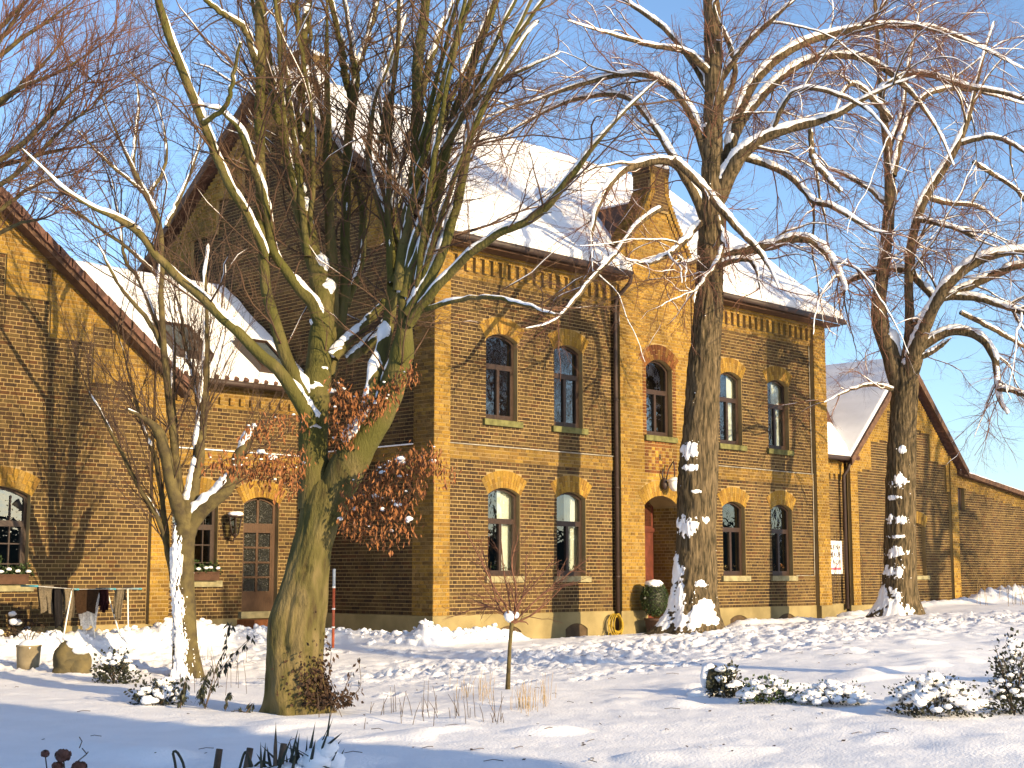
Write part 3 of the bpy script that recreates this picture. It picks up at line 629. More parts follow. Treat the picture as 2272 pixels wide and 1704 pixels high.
# ridge chimney
m = MB(); m.box((.55, 5.3, 12.4), (1.35, 6.1, 13.62)); ch = m.build('chimney', MT['mortar'], HOUSE)
for O, U, N, L in (((.54, 5.29, 0), (1, 0, 0), (0, -1, 0), .82), ((.54, 6.11, 0), (0, -1, 0), (-1, 0, 0), .82)):
    w_ = Wall(O, U, N); w_.lay(lambda us, z: np.full(len(us), 1 if z > 13.4 else 0), [('brown', 0), ('brown', .04)], 0, L, 12.5, 13.63); w_.finish(ch)
m = MB(); m.blob((.95, 5.7, 13.64), (.46, .46, .16), 8, .2, 2, 16, 8, .3); m.blob((.5, 5.0, 12.75), (.5, .5, .4), 9, .2, 2, 16, 8); m.build('snow', MT['snow_fine'], ch)
# entrance lamp
LP = empty('wall_lamp', (7.12, -.16, 3.3), 'black gooseneck lamp with white globe above the arched entrance', 'lamp')
bx_ = on_y(1469, 1076, -.15); m = MB(); m.lathe([(.0, 0), (.05, .02), (.09, .10), (.07, .2), (.03, .27), (.0, .28)], (bx_[0], -.22, bx_[2] - .12), 14); m.tube([(bx_[0], -.2, bx_[2] + .1), (bx_[0] - .05, -.19, bx_[2] + .25), (bx_[0], -.19, bx_[2] + .38)], .02, 6)
m.tube([(bx_[0], -.13, bx_[2]), (bx_[0], -.24, bx_[2])], .03, 8); m.build('bracket', MT['gutter'], LP)
sp = on_y(1497, 1070, -.42); m = MB(); arc = [(bx_[0] + .02, -.24, bx_[2] + .05), (bx_[0] + .08, -.28, bx_[2] + .35), (bx_[0] + .16, -.34, bx_[2] + .52), (sp[0] - .02, -.40, bx_[2] + .55), (sp[0], -.42, bx_[2] + .42), (sp[0], -.42, sp[2] + .1)]
m.tube(arc, .016, 6); m.build('arm', MT['gutter'], LP)
m = MB(); m.lathe([(.0, .12), (.05, .12), (.19, .05), (.19, .03), (.15, .02)], (sp[0], -.42, sp[2]), 20); m.build('cap', mat('white_enamel', (.75, .74, .7), .35, namt=.05), LP)
m = MB(); m.lathe([(.15, .02), (.155, -.04), (.13, -.13), (.07, -.20), (.0, -.215)], (sp[0], -.42, sp[2]), 20); m.build('globe', mat('opal_glass', (.85, .84, .8), .2, namt=.03, spec=.5), LP)
# mark on the panel below the middle window
def text_part(c, name, parent, loc):
    t_ = bpy.data.objects.new(name, c); COL.objects.link(t_); me = bpy.data.meshes.new_from_object(t_); bpy.data.objects.remove(t_); me.name = name
    if not me.materials: me.materials.append(c.materials[0])
    o = bpy.data.objects.new(name, me); link(o, parent); o.location = Vector(loc) - ORG[parent.name]; o.rotation_euler = (math.pi / 2, 0, 0); tag(o, kind='stuff'); return o
tx = bpy.data.curves.new('monogram', 'FONT'); tx.body = 'R'; tx.size = .2; tx.extrude = .004; tx.align_x = 'CENTER'; tx.materials.append(MT['gutter'])
text_part(tx, 'monogram', HOUSE, (7.06, -.145, 3.93))
# ================================================================== connecting wing
LINK = empty('connecting_wing', (-1.9, 7.4, 0), 'low brick wing with snowy roof and glazed door beside the gable', 'house')
CW = Wall((0, 4.2, 0), (1, 0, 0), (0, -1, 0))
CD = (-1.15, .92, .50, 2.78, .14); CWN = (-2.80, 1.1, 1.15, 2.78, .14)
def z_cw(us, z):
    r = np.zeros(len(us), int)
    if 3.55 < z < 3.85: r[:] = 1
    if z > 4.75: r[:] = 2
    if 4.85 < z < 5.0: r = np.where((us % .26) < .13, 3, 2)
    for h in (CD, CWN): r[in_arch(us, z, h) | in_fan(us, z, h)] = -1
    if z < .36: r[:] = -1
    return r
CW.lay(z_cw, [('brown', 0), ('yellow', .03), ('ochre', .03), ('yellow', .08)], -3.75, -.05, .36, 5.2)
wc = fill(CW, [(-3.9, -.4), (-.01, -.4), (-.01, 5.25), (-3.9, 5.25)], [arch_loop(*CD), arch_loop(*CWN)], -.008, 'wall', MT['mortar'], LINK, [.2, .2]); CW.finish(wc, 300)
m = MB(); m.box((-3.76, 4.16, -.5), (-1.62, 4.2, .355)); m.box((-.68, 4.16, -.5), (-.03, 4.2, .355)); m.build('plinth', MT['plinth'], LINK)
m = MB(); m.box((-3.75, 4.17, 3.85), (-.05, 4.2, 3.872)); m.build('snow', MT['snow_fine'], LINK)
wo = window(CW, LINK, CWN, sill='stone', curtain=0, muntin=True)
# glazed door
m = MB(); ring(CW, m, arch_loop(*CD), shrink(CD, .07), -.14, -.20)
CW.bx(m, -1.60, -.70, 2.16, 2.36, -.20, -.135); CW.bx(m, -1.18, -1.12, 2.36, 2.9, -.19, -.14)
gd = m.build('door', MT['wood_light'], LINK)
m = MB(); CW.bx(m, -1.56, -.74, .52, .90, -.19, -.142)
for a0, a1 in ((-1.56, -1.49), (-1.18, -1.12), (-.81, -.74)): CW.bx(m, a0, a1, .90, 2.16, -.19, -.143)
for z in (.90, 1.215, 1.53, 1.845): CW.bx(m, -1.49, -.81, z - .02, z + .02, -.188, -.146)
m.build('door_leaf', MT['wood_light'], gd)
dg_m = bpy.data.materials.new('patterned_glass'); dg_m.use_nodes = True; nt = dg_m.node_tree; p = nt.nodes['Principled BSDF']; p.inputs['Base Color'].default_value = (.018, .018, .012, 1); p.inputs['Roughness'].default_value = .28; p.inputs['Specular IOR Level'].default_value = 1.
vo = nt.nodes.new('ShaderNodeTexVoronoi'); vo.inputs['Scale'].default_value = 38; tc = nt.nodes.new('ShaderNodeTexCoord'); nt.links.new(tc.outputs['Object'], vo.inputs['Vector']); bp = nt.nodes.new('ShaderNodeBump'); bp.inputs['Strength'].default_value = 1.; bp.inputs['Distance'].default_value = .03; nt.links.new(vo.outputs['Distance'], bp.inputs['Height']); nt.links.new(bp.outputs[0], p.inputs['Normal'])
for a0, a1 in ((-1.49, -1.18), (-1.12, -.81)):
    for z in (.92, 1.235, 1.55, 1.865):
        m = MB(); CW.bx(m, a0, a1, z, z + .275, -.175, -.165); m.build('pane', dg_m, gd)
for a0, a1 in ((-1.54, -1.18), (-1.12, -.76)): m = MB(); CW.bx(m, a0, a1, 2.36, 2.88, -.175, -.165); m.build('pane', dg_m, gd)
voussoirs(CW, CD, gd)
m = MB(); CW.bx(m, -1.70, -.60, .36, .50, -.2, .12); m.build('door_sill', MT['stone'], gd)
m = MB(); m.box((-1.75, 3.55, -.4), (-.45, 4.155, .34)); m.build('step', mat('terracotta_step', (.36, .13, .045), .8), LINK)
m = MB(); ez = 5.30; sl = .77; slab(m, [(-9.0, 3.85, ez), (0, 3.85, ez), (0, 7.4, ez + 3.55 * sl), (-9.0, 7.4, ez + 3.55 * sl)], .1); slab(m, [(0, 10.95, ez), (-9.0, 10.95, ez), (-9.0, 7.4, ez + 3.55 * sl), (0, 7.4, ez + 3.55 * sl)], .1)
r2 = m.build('roof', MT['tile'], LINK)
snow_sheet('snow', r2, (-8.9, 3.84, ez), (-.01, 3.84, ez), (-.01, 7.45, ez + 3.56 * sl), (-8.9, 7.45, ez + 3.56 * sl), 110, 60, .13, .05, 0, 13)
for i in range(16):
    m = MB(); x = -3.9 + i * .25
    m.tube([(x, 3.78, ez + .03), (x, 4.0, ez + .14)], .055, 7); m.build('eave_tile', MT['tile'], r2)
m = MB(); m.tube([(-3.9, 3.78, ez - .06), (-.05, 3.78, ez - .06)], .065, 9); m.build('gutter', MT['gutter'], r2)
m = MB(); m.tube([(-3.66, 3.78, ez - .1), (-3.68, 4.1, ez - .5), (-3.68, 4.12, .35), (-3.60, 3.95, .12)], .04, 8); m.build('downpipe', mat('zinc_pipe', (.22, .17, .11), .6), LINK)
for cx_, cy_ in ((-2.95, 4.75), (-1.05, 4.55)):
    z0 = ez + (cy_ - 3.85) * sl; up = np.array([0, 1, sl]) / math.hypot(1, sl); nn = np.array([0, -sl, 1]) / math.hypot(1, sl); c = np.array([cx_, cy_, z0])
    def q(a, b, h): return c + np.array([a, 0, 0]) + up * b + nn * h
    m = MB(); L, Hh = .42, .62
    for a0, a1, b0, b1 in ((-L, -L + .07, -Hh, Hh), (L - .07, L, -Hh, Hh), (-L + .07, L - .07, -Hh, -Hh + .07), (-L + .07, L - .07, Hh - .07, Hh)):
        v = [q(a, b, h) for h in (-.02, .30) for a, b in ((a0, b0), (a1, b0), (a1, b1), (a0, b1))]
        m.add(v, [(0, 3, 2, 1), (4, 5, 6, 7), (0, 1, 5, 4), (1, 2, 6, 5), (2, 3, 7, 6), (3, 0, 4, 7)])
    ro = m.build('roof_window', MT['wood'], r2)
    m = MB(); m.add([q(-L + .06, -Hh + .06, .26), q(L - .06, -Hh + .06, .26), q(L - .06, Hh - .06, .26), q(-L + .06, Hh - .06, .26)], [(0, 1, 2, 3)]); m.build('pane', mat('skylight_glass', (.10, .12, .13), .15, spec=1., namt=.1, bump=0), ro)
# ================================================================== gabled wing at the left
WING = empty('gabled_wing', (-9.5, 8, 0), 'brown brick gable wing with stepped yellow frieze at the left edge', 'house')
LW = Wall((0, 3.7, 0), (1, 0, 0), (0, -1, 0)); LH = (-7.36, 1.28, 1.10, 2.72, .16)
lineL = lambda u: 5.40 + .777 * (-4.18 - u)
def z_lw(us, z):
    r = np.zeros(len(us), int); st = .46
    k = np.floor((us + 4.2) / st); d = lineL(np.minimum((k + .5) * st - 4.2, -4.2)) - z
    r[(d < np.where(k % 2 == 0, .95, 1.35)) & (z > 4.55)] = 1; r[(d < .65) & (d > .28) & (k % 3 == 0)] = 0
    r[lineL(us) - z < .22] = 1
    r[us > -4.22] = 2
    for h in (LH,): r[in_arch(us, z, h) | in_fan(us, z, h)] = -1
    r[lineL(us) - z < .03] = -1
    if z < .32: r[:] = -1
    return r
LW.lay(z_lw, [('brown', 0), ('yellow', .05), ('yellow', .11)], -9.2, -3.77, .32, 9.2)
wl_ = fill(LW, [(-14.5, -.4), (-3.78, -.4), (-3.78, 5.05), (-9.14, 9.2), (-14.5, 5.05)], [arch_loop(*LH)], -.008, 'wall', MT['mortar'], WING, [.2]); LW.finish(wl_, 300)
m = MB(); m.add([(-3.78, 3.7, -.4), (-3.78, 4.3, -.4), (-3.78, 4.3, 5.1), (-3.78, 3.7, 5.1)], [(0, 1, 2, 3)]); m.build('wall', MT['mortar'], WING)
m = MB(); m.box((-14.5, 3.65, -.5), (-3.74, 3.70, .315)); m.build('plinth', MT['plinth'], WING)
window(LW, WING, LH, sill='stone', curtain=0, muntin=True)
m = MB(); zl = lambda x: 5.62 + .777 * (-4.3 - x)
slab(m, [(-3.55, 3.35, zl(-3.55)), (-3.55, 16, zl(-3.55)), (-9.14, 16, zl(-9.14)), (-9.14, 3.35, zl(-9.14))], .08)
slab(m, [(-9.14, 3.35, zl(-9.14)), (-9.14, 16, zl(-9.14)), (-14.7, 16, zl(-3.55)), (-14.7, 3.35, zl(-3.55))], .08)
r3 = m.build('roof', MT['tile'], WING)
for i in range(22):
    x = -3.62 - i * .265; m = MB(); a, b = np.array([x, 3.30, zl(x) + .03]), np.array([x - .29, 3.30, zl(x - .29) + .055]); w = np.array([0, .16, 0]); dn = np.array([0, 0, -.17])
    m.add([a, b, b + w, a + w, a + dn, b + dn, b + w + dn, a + w + dn], [(0, 1, 2, 3), (7, 6, 5, 4), (0, 4, 5, 1), (3, 2, 6, 7), (0, 3, 7, 4), (1, 5, 6, 2)]); m.build('verge_tile', MT['tile'], r3)
m = MB(); a, b = (-3.55, zl(-3.55) - .10), (-9.14, zl(-9.14) - .10); m.add([(a[0], 3.37, a[1]), (b[0], 3.37, b[1]), (b[0], 3.37, b[1] - .13), (a[0], 3.37, a[1] - .13), (a[0], 3.70, a[1]), (b[0], 3.70, b[1]), (b[0], 3.70, b[1] - .13), (a[0], 3.70, a[1] - .13)], [(0, 1, 2, 3)[::-1], (3, 2, 6, 7), (0, 3, 7, 4)]); m.build('verge_board', MT['roof_board'], r3)
snow_sheet('snow', r3, (-3.6, 3.5, zl(-3.6)), (-3.6, 16, zl(-3.6)), (-9.14, 16, zl(-9.14)), (-9.14, 3.5, zl(-9.14)), 40, 30, .12, .05, 0, 17)
m = MB(); m.box((-4.9, 3.56, 5.98), (-4.78, 3.6, 6.1)); m.build('iron_anchor', MT['door_red'], WING)
# ================================================================== barn on the right
BARN = empty('brick_barn', (20.3, 6, 0), 'smaller brick barn with steep snowy roof right of the house', 'barn')
BW = Wall((0, 1.0, 0), (1, 0, 0), (0, -1, 0)); lineB = lambda u: 7.60 - .95 * np.abs(u - 20.35); BH = (20.95, 1.1, 1.24, 2.72, .12)
def z_bw(us, z):
    r = np.zeros(len(us), int); st = .5; k = np.floor((us - 20.35) / st); d = lineB(20.35 + (k + .5) * st) - z
    r[(d < np.where(k % 2 == 0, .75, 1.15)) & (z > 3.9)] = 1; r[lineB(us) - z < .25] = 1
    r[(us < 17.5) | (us > 23.05)] = 2
    r[in_fan(us, z, BH)] = -1; r[in_arch(us, z, BH)] = -1
    r[lineB(us) - z < .02] = -1
    if z < .4: r[:] = -1
    return r
BW.lay(z_bw, [('brown', 0), ('yellow', .06), ('yellow', .10)], 17.1, 23.5, .4, 7.8)
wb = fill(BW, [(17.1, -.2), (23.5, -.2), (23.5, 4.58), (20.35, 7.57), (17.1, 4.48)], [arch_loop(*BH)], -.008, 'wall', MT['mortar'], BARN, [.15]); BW.finish(wb, 120)
m = MB(); BW.bx(m, 20.3, 21.6, 1.1, 2.95, -.2, -.12); bl = m.build('blind_window', MT['mortar'], BARN)
BI = Wall((0, 1.115, 0), (1, 0, 0), (0, -1, 0)); BI.lay(lambda us, z: np.zeros(len(us), int), [('brown', 0)], 20.4, 21.5, 1.2, 2.9); BI.finish(bl); voussoirs(BW, BH, bl)
m = MB(); BW.bx(m, 20.3, 21.6, 1.12, 1.235, -.1, .06); m.build('sill', MT['stone'], bl)
m = MB(); m.box((17.0, .93, -.3), (23.6, .99, .40)); m.build('plinth', MT['plinth'], BARN)
m = MB(); ap = 7.86; el = 4.56
slab(m, [(16.85, .7, el), (20.35, .7, ap), (20.35, 16, ap), (16.85, 16, el)], .1); slab(m, [(20.35, .7, ap), (23.85, .7, el), (23.85, 16, el), (20.35, 16, ap)], .1)
r4 = m.build('roof', MT['tile'], BARN)
snow_sheet('snow', r4, (16.9, 16, el), (16.9, .75, el), (20.35, .75, ap + .01), (20.35, 16, ap + .01), 150, 60, .08, .03, 1, 23)
snow_sheet('snow', r4, (23.85, .75, el), (23.85, 16, el), (20.35, 16, ap + .01), (20.35, .75, ap + .01), 30, 20, .08, .03, 0, 24)
for sx in (-1, 1):
    m = MB(); X, d = 20.35 + sx * 3.52, .26
    m.add([(X, .66, el + .02), (20.35, .66, ap + .04), (20.35, .66, ap - d), (X, .66, el - d * .7), (X, .72, el + .02), (20.35, .72, ap + .04), (20.35, .72, ap - d), (X, .72, el - d * .7)], [(0, 1, 2, 3), (7, 6, 5, 4), (0, 4, 5, 1), (3, 2, 6, 7), (0, 3, 7, 4)]); m.build('verge_board', MT['roof_board'], r4)
    m = MB(); m.add([(X, .72, el - .11), (20.35, .72, ap - .11), (20.35, .99, ap - .11), (X, .99, el - .11)], [(0, 1, 2, 3)]); m.build('soffit', MT['roof_board'], r4)
# link wall with the sign
LK = Wall((0, 1.15, 0), (1, 0, 0), (0, -1, 0))
def z_lk(us, z):
    r = np.zeros(len(us), int)
    if z > 4.15: r[:] = 1
    if 4.0 < z < 4.15: r = np.where((us % .26) < .13, 1, 0)
    if 2.9 < z < 3.15: r[us < 15.9] = 1
    return np.where(z < .45, -1, r)
LK.lay(z_lk, [('brown', 0), ('yellow', .04)], 14.25, 17.1, .45, 4.55); wk = fill(LK, [(14.2, -.2), (17.9, -.2), (17.9, 4.6), (14.2, 4.6)], [], -.008, 'wall', MT['mortar'], BARN, []); LK.finish(wk)
m = MB(); m.box((14.2, 1.09, -.2), (17.0, 1.14, .45)); m.build('plinth', MT['plinth'], BARN)
m = MB(); slab(m, [(14.2, .85, 4.62), (17.6, .85, 4.62), (20.35, 4.3, 8.0), (14.2, 4.3, 8.0)], .08); r5 = m.build('lean_roof', MT['tile'], BARN)
snow_sheet('snow', r5, (14.2, .84, 4.63), (17.1, .84, 4.63), (17.9, 2.0, 5.7), (14.2, 2.0, 5.7), 40, 20, .1, .03, 0, 26)
m = MB(); m.tube([(14.2, .80, 4.58), (17.0, .80, 4.58)], .07, 9); m.build('gutter', MT['gutter'], r5)
m = MB(); m.tube([(16.95, .80, 4.55), (16.92, .85, 4.3), (16.9, 1.0, 4.1), (16.9, 1.0, .3)], .055, 9); m.build('downpipe', MT['gutter'], BARN)
# lean-to continuing to the right
LT = Wall((0, 1.12, 0), (1, 0, 0), (0, -1, 0)); lt = lambda u: 4.55 - .118 * (u - 23.6)
LT.lay(lambda us, z: np.where((lt(us) - z < .05) | (z < .42), -1, np.where(lt(us) - z < .45, 1, np.where((np.abs(us - 24.05) < .33) & (z > 3.32) & (z < 4.08), -1, 0))), [('brown', 0), ('ochre', .012)], 23.5, 31.0, .42, 4.55)
wt = fill(LT, [(23.5, -.2), (40, -.2), (40, lt(40)), (23.5, lt(23.5))], [[(23.72, 3.32), (24.38, 3.32), (24.38, 4.08), (23.72, 4.08)]], -.008, 'wall', MT['mortar'], BARN, [.15]); LT.finish(wt)
m = MB(); LT.bx(m, 23.72, 24.38, 3.32, 4.08, -.2, -.13); sw = m.build('shutter', MT['wood'], BARN)
m = MB()
for k in range(5): LT.bx(m, 23.76 + k * .12, 23.85 + k * .12, 3.34, 4.06, -.13, -.105)
m.build('slat', MT['wood'], sw)
m = MB(); slab(m, [(23.6, .85, lt(23.6) + .06), (40, .85, lt(40) + .06), (40, 7, lt(40) + .5), (23.6, 7, lt(23.6) + .5)], .14); r6 = m.build('lean_roof', MT['roof_board'], BARN)
snow_sheet('snow', r6, (23.62, .86, lt(23.6) + .06), (39.9, .86, lt(40) + .06), (39.9, 7, lt(40) + .5), (23.62, 7, lt(23.6) + .5), 60, 16, .05, .02, 0, 29)
# sign
sg = empty('wall_sign', (16.5, 1.1, 1.3), 'white sign with black capitals and a pink bar behind the house corner', 'sign')
m = MB(); m.box((15.75, 1.095, 1.29), (16.86, 1.12, 2.22)); m.build('board', mat('white_sign', (.82, .80, .82), .5, namt=.02, bump=0), sg)
m = MB(); m.box((15.85, 1.090, 1.40), (16.76, 1.094, 1.47)); m.build('bar', mat('pink_paint', (.75, .12, .18), .5, namt=.05, bump=0), sg)
ink = mat('black_ink', (.03, .03, .03), .6, namt=0, bump=0)
for t, z in (('KEN+', 1.98), ('KAUF', 1.77), ('HOF', 1.56)):
    c = bpy.data.curves.new('lettering', 'FONT'); c.body = t; c.size = .185; c.align_x = 'RIGHT'; c.extrude = .001; c.offset = .004; c.space_character = 1.25; c.materials.append(ink)
    text_part(c, 'lettering', sg, (16.78, 1.092, z))
# ================================================================== trees
def catmull(P, n):
    P = np.asarray(P, float); k = len(P)
    if k == 2: return P[0] + (P[1] - P[0]) * np.linspace(0, 1, n)[:, None]
    Q_ = np.vstack([2 * P[0] - P[1], P, 2 * P[-1] - P[-2]]); t = np.linspace(0, k - 1 - 1e-6, n); i = t.astype(int); f = (t - i)[:, None]
    a, b, c, d = Q_[i], Q_[i + 1], Q_[i + 2], Q_[i + 3]
    return .5 * (2 * b + (c - a) * f + (2 * a - 5 * b + 4 * c - d) * f * f + (3 * b - a - 3 * c + d) * f ** 3)
def tubes(P, R, sides=3):
    """P (M,K,3), R (M,K) -> vertices, quads of M tapering tubes"""
    M, K, _ = P.shape; T = np.gradient(P, axis=1); T /= np.linalg.norm(T, axis=2, keepdims=True) + 1e-9
    ref = np.zeros((M, 1, 3)); m_ = T.mean(axis=1); ax = np.argmin(np.abs(m_), axis=1); ref[np.arange(M), 0, ax] = 1
    A = np.cross(T, np.broadcast_to(ref, T.shape)); A /= np.linalg.norm(A, axis=2, keepdims=True) + 1e-9; Bn = np.cross(T, A)
    th = np.arange(sides) * 2 * math.pi / sides
    V = P[:, :, None, :] + R[:, :, None, None] * (np.cos(th)[None, None, :, None] * A[:, :, None, :] + np.sin(th)[None, None, :, None] * Bn[:, :, None, :])
    base = (np.arange(M) * K * sides)[:, None, None]; r = (np.arange(K - 1) * sides)[None, :, None]; s = np.arange(sides)[None, None, :]; s1 = (s + 1) % sides
    i0 = base + r + s; i1 = base + r + s1; Q_ = np.stack([i0, i1, i1 + sides, i0 + sides], -1).reshape(-1, 4)
    return V.reshape(-1, 3), Q_
def plen(P): return np.linalg.norm(np.diff(P, axis=1), axis=2).sum(axis=1)
def spawn(P, R, dens, L, ang, up, rmax, K, wig=.12, bend=0.0, t0=.15, t1=1.0, tipk=.5, cap=None):
    """children of tubes P: dens per metre, length range L, branching angle, upward pull, bend = later pull (negative droops)"""
    ln = plen(P); n = rng.poisson(dens * ln); idx_ = np.repeat(np.arange(len(P)), n); N_ = len(idx_)
    if cap and N_ > cap: idx_ = np.sort(rng.choice(idx_, cap, replace=False)); N_ = cap
    k = P.shape[1]; t = rng.uniform(t0, t1, N_) * (k - 1) * .999; i = t.astype(int); f = (t - i)[:, None]
    pos = P[idx_, i] * (1 - f) + P[idx_, i + 1] * f; T = P[idx_, i + 1] - P[idx_, i]; T /= np.linalg.norm(T, axis=1, keepdims=True) + 1e-9
    rp = R[idx_, i] * (1 - f[:, 0]) + R[idx_, i + 1] * f[:, 0]
    pr = rng.normal(size=(N_, 3)); pr -= T * (pr * T).sum(1, keepdims=True); pr /= np.linalg.norm(pr, axis=1, keepdims=True) + 1e-9
    th = rng.normal(ang, .22, N_)[:, None]; d = np.cos(th) * T + np.sin(th) * pr; d[:, 2] += up; d /= np.linalg.norm(d, axis=1, keepdims=True)
    length = rng.uniform(L[0], L[1], N_) * (1 - tipk * t / (k - 1)); st = (length / (K - 1))[:, None]
    out = np.empty((N_, K, 3)); out[:, 0] = pos
    for j in range(1, K):
        out[:, j] = out[:, j - 1] + d * st; d = d + rng.normal(size=(N_, 3)) * wig; d[:, 2] += bend; d /= np.linalg.norm(d, axis=1, keepdims=True)
    r0 = np.minimum(rp * .62, rmax * rng.uniform(.6, 1.1, N_)); R2 = r0[:, None] * np.linspace(1, .38, K)[None, :]
    return out, R2
def snow_tubes(P, R, seed, cover=.5, k=.8, wind=.0, minh=.12):
    """snow lying along the upper side of branches"""
    T = np.gradient(P, axis=1); T /= np.linalg.norm(T, axis=2, keepdims=True) + 1e-9
    upv = np.array([0, 0, 1.0]) - wind * RT; u = upv - T * (T @ upv)[..., None]; hz = np.linalg.norm(u, axis=2); u /= hz[..., None] + 1e-6
    n = fbm(P[..., 0] * 1.3, P[..., 1] * 1.3, P[..., 2] * 1.3, seed, 2); n2 = noise(P[..., 0] * 7, P[..., 1] * 7, P[..., 2] * 7, seed + 3)
    msk = np.clip((n - (1 - cover)) * 6 + .3, 0, 1) * np.clip((hz - minh) / .25, 0, 1) * (.62 + .5 * n2 + .3 * noise(P[..., 0] * 19, P[..., 1] * 19, P[..., 2] * 19, seed + 5))
    C = P + u * (R * .62 + .004)[..., None]; rs = (R * k + .003) * msk; rs[:, 0] *= .3; rs[:, -1] = 0
    C = np.where(msk[..., None] > .02, C, P); rs = np.where(msk > .02, rs, 1e-4)
    return C, rs
def px2m(w, d): return w * .51356 * d / F_PX / 1.0
def trunk_mesh(name, parent, path, rad, material, flare=(), ridges=0.0, sides=44, rings=110, knots=(), seed=0):
    C = catmull(path, rings); tt = np.linspace(0, len(rad) - 1, rings); R = np.interp(tt, np.arange(len(rad)), rad)
    th = np.linspace(0, 2 * math.pi, sides, endpoint=False); ex, ey = -RT, -VH          # 0 = picture left, 90 = towards the camera
    D = np.cos(th)[:, None] * ex + np.sin(th)[:, None] * ey
    z = C[:, 2] - C[0, 2]; rr = R[:, None] * np.ones((1, sides))
    for a, amp, hh, wd in flare:
        da = (th - math.radians(a) + math.pi) % (2 * math.pi) - math.pi; rr = rr + amp * np.exp(-np.maximum(z, 0) / hh)[:, None] * np.exp(-(da / wd) ** 2)[None, :]
    cx, sx = np.cos(th)[None, :], np.sin(th)[None, :]
    rr = rr * (1 + .16 * (fbm(cx * 1.4 + 5, sx * 1.4 + 5, z[:, None] * .9, seed, 2) - .5))
    if ridges:
        kk = sides / 2.6
        rr = rr + ridges * (np.abs(noise(th[None, :] * kk / 3.0 + 1.3 * noise(th[None, :] * 3, z[:, None] * 2.2, 0, seed + 2) * 3, z[:, None] * 2.6, 0, seed + 1) - .5) * 2 - .5)
    else: rr = rr * (1 + .22 * (fbm(cx * 2.6 + 3, sx * 2.6, z[:, None] * .8, seed + 5, 2) - .5)) + .03 * (fbm(cx * 7, sx * 7, z[:, None] * 3.0, seed + 6, 3) - .5) + .028 * (fbm(cx * 11, sx * 11, z[:, None] * 1.3, seed + 8, 2) - .5)
    for zk, a, amp, s_ in knots:
        da = (th - math.radians(a) + math.pi) % (2 * math.pi) - math.pi; rr = rr + amp * np.exp(-((z[:, None] - zk) ** 2) / s_ ** 2) * np.exp(-((da * R.mean()) / s_) ** 2)[None, :]
    V = C[:, None, :] + rr[..., None] * D[None]
    i_ = np.arange(rings * sides).reshape(rings, sides); nx = np.roll(i_, -1, axis=1); Q_ = np.stack([i_[:-1], nx[:-1], nx[1:], i_[1:]], -1).reshape(-1, 4)
    return np_mesh(name, V.reshape(-1, 3), Q_, material, parent), (C, rr, th, z, D)
def trunk_snow(parent, surf, patches, seed=0, thick=.05):
    C, rr, th, z, D = surf; zz = np.linspace(z[0], z[-1], 420); fi = np.interp(zz, z, np.arange(len(z))); i = np.clip(fi.astype(int), 0, len(z) - 2); f = (fi - i)[:, None]
    ts = np.linspace(0, 2 * math.pi, 132, endpoint=False); tk = ts / (2 * math.pi) * len(th); j = tk.astype(int) % len(th); g = (tk - tk.astype(int))[None, :]
    r0 = rr[i] * (1 - f) + rr[i + 1] * f; r2 = r0[:, j] * (1 - g) + r0[:, (j + 1) % len(th)] * g; Cz = C[i] * (1 - f) + C[i + 1] * f
    msk = np.full(r2.shape, -1.0); D2 = np.cos(ts)[:, None] * -RT + np.sin(ts)[:, None] * -VH
    for zc, hz_, a, wa in patches:
        da = (ts - math.radians(a) + math.pi) % (2 * math.pi) - math.pi; msk = np.maximum(msk, 1.0 - ((zz[:, None] - zc) / hz_) ** 2 - (da / math.radians(wa))[None, :] ** 2)
    msk = msk + 1.9 * (fbm(np.cos(ts)[None, :] * 3.2, np.sin(ts)[None, :] * 3.2, zz[:, None] * 4, seed, 2) - .5) + 1.9 * (fbm(np.cos(ts)[None, :] * 9.5, np.sin(ts)[None, :] * 9.5, zz[:, None] * 17, seed + 2, 3) - .5) - .1
    V = Cz[:, None, :] + (r2 - .02 + np.clip(msk, 0, .9) ** .8 * (thick + .02))[..., None] * D2[None]
    ny, nx_ = r2.shape; ii = np.arange(ny * nx_).reshape(ny, nx_); nn = np.roll(ii, -1, axis=1); Q_ = np.stack([ii[:-1], nn[:-1], nn[1:], ii[1:]], -1).reshape(-1, 4)
    keep = (np.maximum(msk, np.roll(msk, -1, 1))[:-1] > .01).reshape(-1) | (np.maximum(msk, np.roll(msk, -1, 1))[1:] > .01).reshape(-1)
    Q_ = Q_[keep]; used, inv = np.unique(Q_, return_inverse=True)
    sp_ = MB(); cand = np.argwhere((msk > -.55) & (msk < -.02))
    for q in cand[rng.choice(len(cand), min(55, len(cand)), replace=False)]:
        c = Cz[q[0]] + D2[q[1]] * (r2[q[0], q[1]] + .002); s_ = random.choice((.005, .007, .009, .012)); sp_.blob(c, (s_ * 1.2, s_ * 1.2, s_), int(q[0]), .5, 2., 7, 5)
    tag(sp_.build('snow_specks', MT['snow_fine'], parent), kind='stuff')
    return tag(np_mesh('snow', V.reshape(-1, 3)[used], inv.reshape(-1, 4), MT['snow_fine'], parent), kind='stuff')
